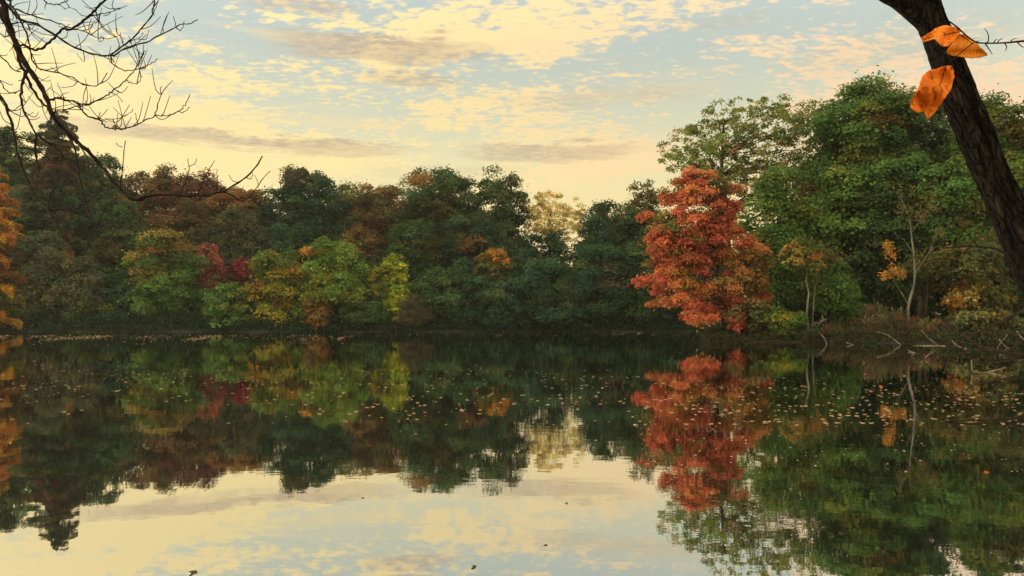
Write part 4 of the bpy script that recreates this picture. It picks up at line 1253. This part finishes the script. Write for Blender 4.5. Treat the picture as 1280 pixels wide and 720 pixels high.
def build_world():
    w = bpy.data.worlds.new('World'); S.world = w
    w.use_nodes = True
    nt = w.node_tree; nt.nodes.clear()
    out = N(nt, 'ShaderNodeOutputWorld')
    sky = N(nt, 'ShaderNodeTexSky', sky_type='NISHITA')
    sky.sun_disc = False
    sky.sun_elevation = SUN_EL
    sky.sun_rotation = SUN_AZ
    sky.air_density = 1.0; sky.dust_density = 2.0; sky.ozone_density = 1.0
    b1 = N(nt, 'ShaderNodeBackground'); b1.inputs[1].default_value = 0.10
    nt.links.new(sky.outputs[0], b1.inputs[0])
    tc = N(nt, 'ShaderNodeTexCoord')
    d = tc.outputs['Generated']
    nrm = N(nt, 'ShaderNodeVectorMath', operation='NORMALIZE'); nt.links.new(d, nrm.inputs[0])
    sx = N(nt, 'ShaderNodeSeparateXYZ'); nt.links.new(nrm.outputs[0], sx.inputs[0])
    X, Y, Z = sx.outputs
    az = M_(nt, 'ARCTAN2', X, Y)
    el = M_(nt, 'ARCSINE', Z)
    # high thin veil whose colour follows height and nearness to the sunset
    ramp = N(nt, 'ShaderNodeValToRGB')
    nt.links.new(M_(nt, 'DIVIDE', el, 1.2, clamp=True), ramp.inputs[0])
    cr = ramp.color_ramp
    stops = [(0.0, (.74, .58, .26)), (.13, (.76, .62, .29)), (.18, (.69, .61, .34)), (.23, (.53, .54, .39)), (.29, (.41, .455, .40)), (.38, (.36, .42, .41)), (.6, (.40, .43, .41)), (1.0, (.41, .43, .43))]
    cr.elements[0].position = 0; cr.elements[0].color = (*stops[0][1], 1)
    cr.elements[1].position = 1; cr.elements[1].color = (*stops[-1][1], 1)
    for p, c in stops[1:-1]:
        e = cr.elements.new(p); e.color = (*c, 1)
    veil = ramp.outputs[0]
    # flat cloud layer
    zz = M_(nt, 'ADD', M_(nt, 'MAXIMUM', Z, 0.0), 0.10)
    cv = N(nt, 'ShaderNodeCombineXYZ')
    nt.links.new(M_(nt, 'DIVIDE', X, zz), cv.inputs[0]); nt.links.new(M_(nt, 'DIVIDE', Y, zz), cv.inputs[1])
    P = cv.outputs[0]
    ae = N(nt, 'ShaderNodeCombineXYZ'); nt.links.new(az, ae.inputs[0]); nt.links.new(M_(nt, 'MULTIPLY', el, 5.0), ae.inputs[1])
    AE = ae.outputs[0]
    cover = noise(nt, P, 0.9, 3, .5)
    coverb = noise(nt, AE, 2.6, 3, .5)
    puff = M_(nt, 'ADD', M_(nt, 'MULTIPLY', noise(nt, P, 9.0, 5, .6, .2), .45), M_(nt, 'MULTIPLY', noise(nt, vmul(nt, P, (1, 1.5, 1)), 25.0, 4, .55), .55))
    cov = M_(nt, 'ADD', M_(nt, 'MULTIPLY', cover, .75 * 1.45), M_(nt, 'MULTIPLY', coverb, .55 * 1.45))
    cov = M_(nt, 'SUBTRACT', cov, .65 * .41)
    m1 = smooth(nt, M_(nt, 'ADD', M_(nt, 'MULTIPLY', puff, .95), M_(nt, 'MULTIPLY', cov, .9)), 1.0, 1.13)
    high = smooth(nt, el, .10, .20)
    m1 = M_(nt, 'MULTIPLY', m1, M_(nt, 'ADD', M_(nt, 'MULTIPLY', high, .7), .3))
    warm = smooth(nt, az, .65, -.35)
    clit = mixc(nt, warm, (.78, .55, .33), (.86, .66, .27))
    c = mixc(nt, M_(nt, 'MULTIPLY', m1, .9), veil, clit)
    # broad soft bands
    band = noise(nt, vmul(nt, AE, (1.0, 2.4, 1)), 2.2, 4, .55)
    bm = smooth(nt, band, .55, .72, 0, .55)
    c = mixc(nt, bm, c, mixc(nt, warm, (.66, .50, .33), (.76, .60, .29)))
    # a few long grey-brown streaks of lower cloud
    wob_ = noise(nt, vmul(nt, AE, (1, 1.6, 1)), 9.0, 5, .6)
    wo = M_(nt, 'MULTIPLY', M_(nt, 'SUBTRACT', wob_, .5), 1.7)
    tot = None
    for (px, py, hw, hh, st) in ((478, 60, 128, 17, .95), (300, 176, 190, 9, .95), (690, 190, 110, 11, .8), (515, 100, 60, 8, .7), (375, 5, 66, 9, .7), (900, 28, 60, 8, .25), (760, 122, 120, 12, .3), (1130, 60, 120, 20, .25), (560, 215, 90, 8, .25)):
        a0 = math.atan((px - CX0) / F)
        e0 = math.atan((HZ - py) / math.hypot(F, px - CX0))
        wa = hw / F; we = hh / F
        da = M_(nt, 'DIVIDE', M_(nt, 'SUBTRACT', az, a0), wa)
        de = M_(nt, 'ADD', M_(nt, 'DIVIDE', M_(nt, 'SUBTRACT', el, e0), we), M_(nt, 'ADD', M_(nt, 'MULTIPLY', wo, 2.4), M_(nt, 'MULTIPLY', M_(nt, 'SUBTRACT', puff, .5), 2.2)))
        r2 = M_(nt, 'ADD', M_(nt, 'MULTIPLY', da, da), M_(nt, 'MULTIPLY', de, de))
        g = M_(nt, 'MULTIPLY', smooth(nt, r2, 1.7, .0), st)
        tot = g if tot is None else M_(nt, 'MAXIMUM', tot, g)
    c = mixc(nt, M_(nt, 'MULTIPLY', tot, .85), c, mixc(nt, smooth(nt, puff, .38, .62), (.40, .29, .18), (.58, .44, .25)))
    # extra brightness added to the sky overhead and behind, to light the tree fronts
    rear_fill = smooth(nt, M_(nt, 'SUBTRACT', M_(nt, 'MULTIPLY', Z, 1.15), M_(nt, 'MULTIPLY', Y, .55)), -.25, 1.05, 1.0, 3.7)
    b2 = N(nt, 'ShaderNodeBackground'); nt.links.new(rear_fill, b2.inputs[1])
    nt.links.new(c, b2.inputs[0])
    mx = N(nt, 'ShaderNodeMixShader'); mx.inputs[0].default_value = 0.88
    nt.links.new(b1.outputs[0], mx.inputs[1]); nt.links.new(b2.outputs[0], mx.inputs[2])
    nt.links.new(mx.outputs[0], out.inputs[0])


build_world()
sl = bpy.data.lights.new('sun', 'SUN')
sl.energy = 2.8; sl.angle = math.radians(11); sl.color = (1.0, .84, .62)
so = bpy.data.objects.new('sun', sl); COL.objects.link(so)
dv = Vector((math.sin(SUN_AZ) * math.cos(SUN_EL), math.cos(SUN_AZ) * math.cos(SUN_EL), math.sin(SUN_EL)))
so.rotation_euler = (-dv).to_track_quat('-Z', 'Y').to_euler()
so.location = dv * 200

cam = bpy.data.cameras.new('camera')
cam.sensor_width = 36; cam.lens = 36 * F / 1280
cam.shift_y = (HZ - 360) / 1280
cam.clip_start = .05; cam.clip_end = 12000
co = bpy.data.objects.new('camera', cam); COL.objects.link(co)
co.location = (0, 0, CH); co.rotation_euler = (math.radians(90), 0, 0)
S.camera = co

S.view_settings.view_transform = 'Standard'
S.view_settings.look = 'None'
S.view_settings.exposure = 0.4
S.view_settings.gamma = 1.0
S.render.engine = 'CYCLES'
S.cycles.use_denoising = True
S.cycles.max_bounces = 6
S.cycles.diffuse_bounces = 3
S.cycles.glossy_bounces = 3
S.cycles.transmission_bounces = 3
S.cycles.transparent_max_bounces = 4
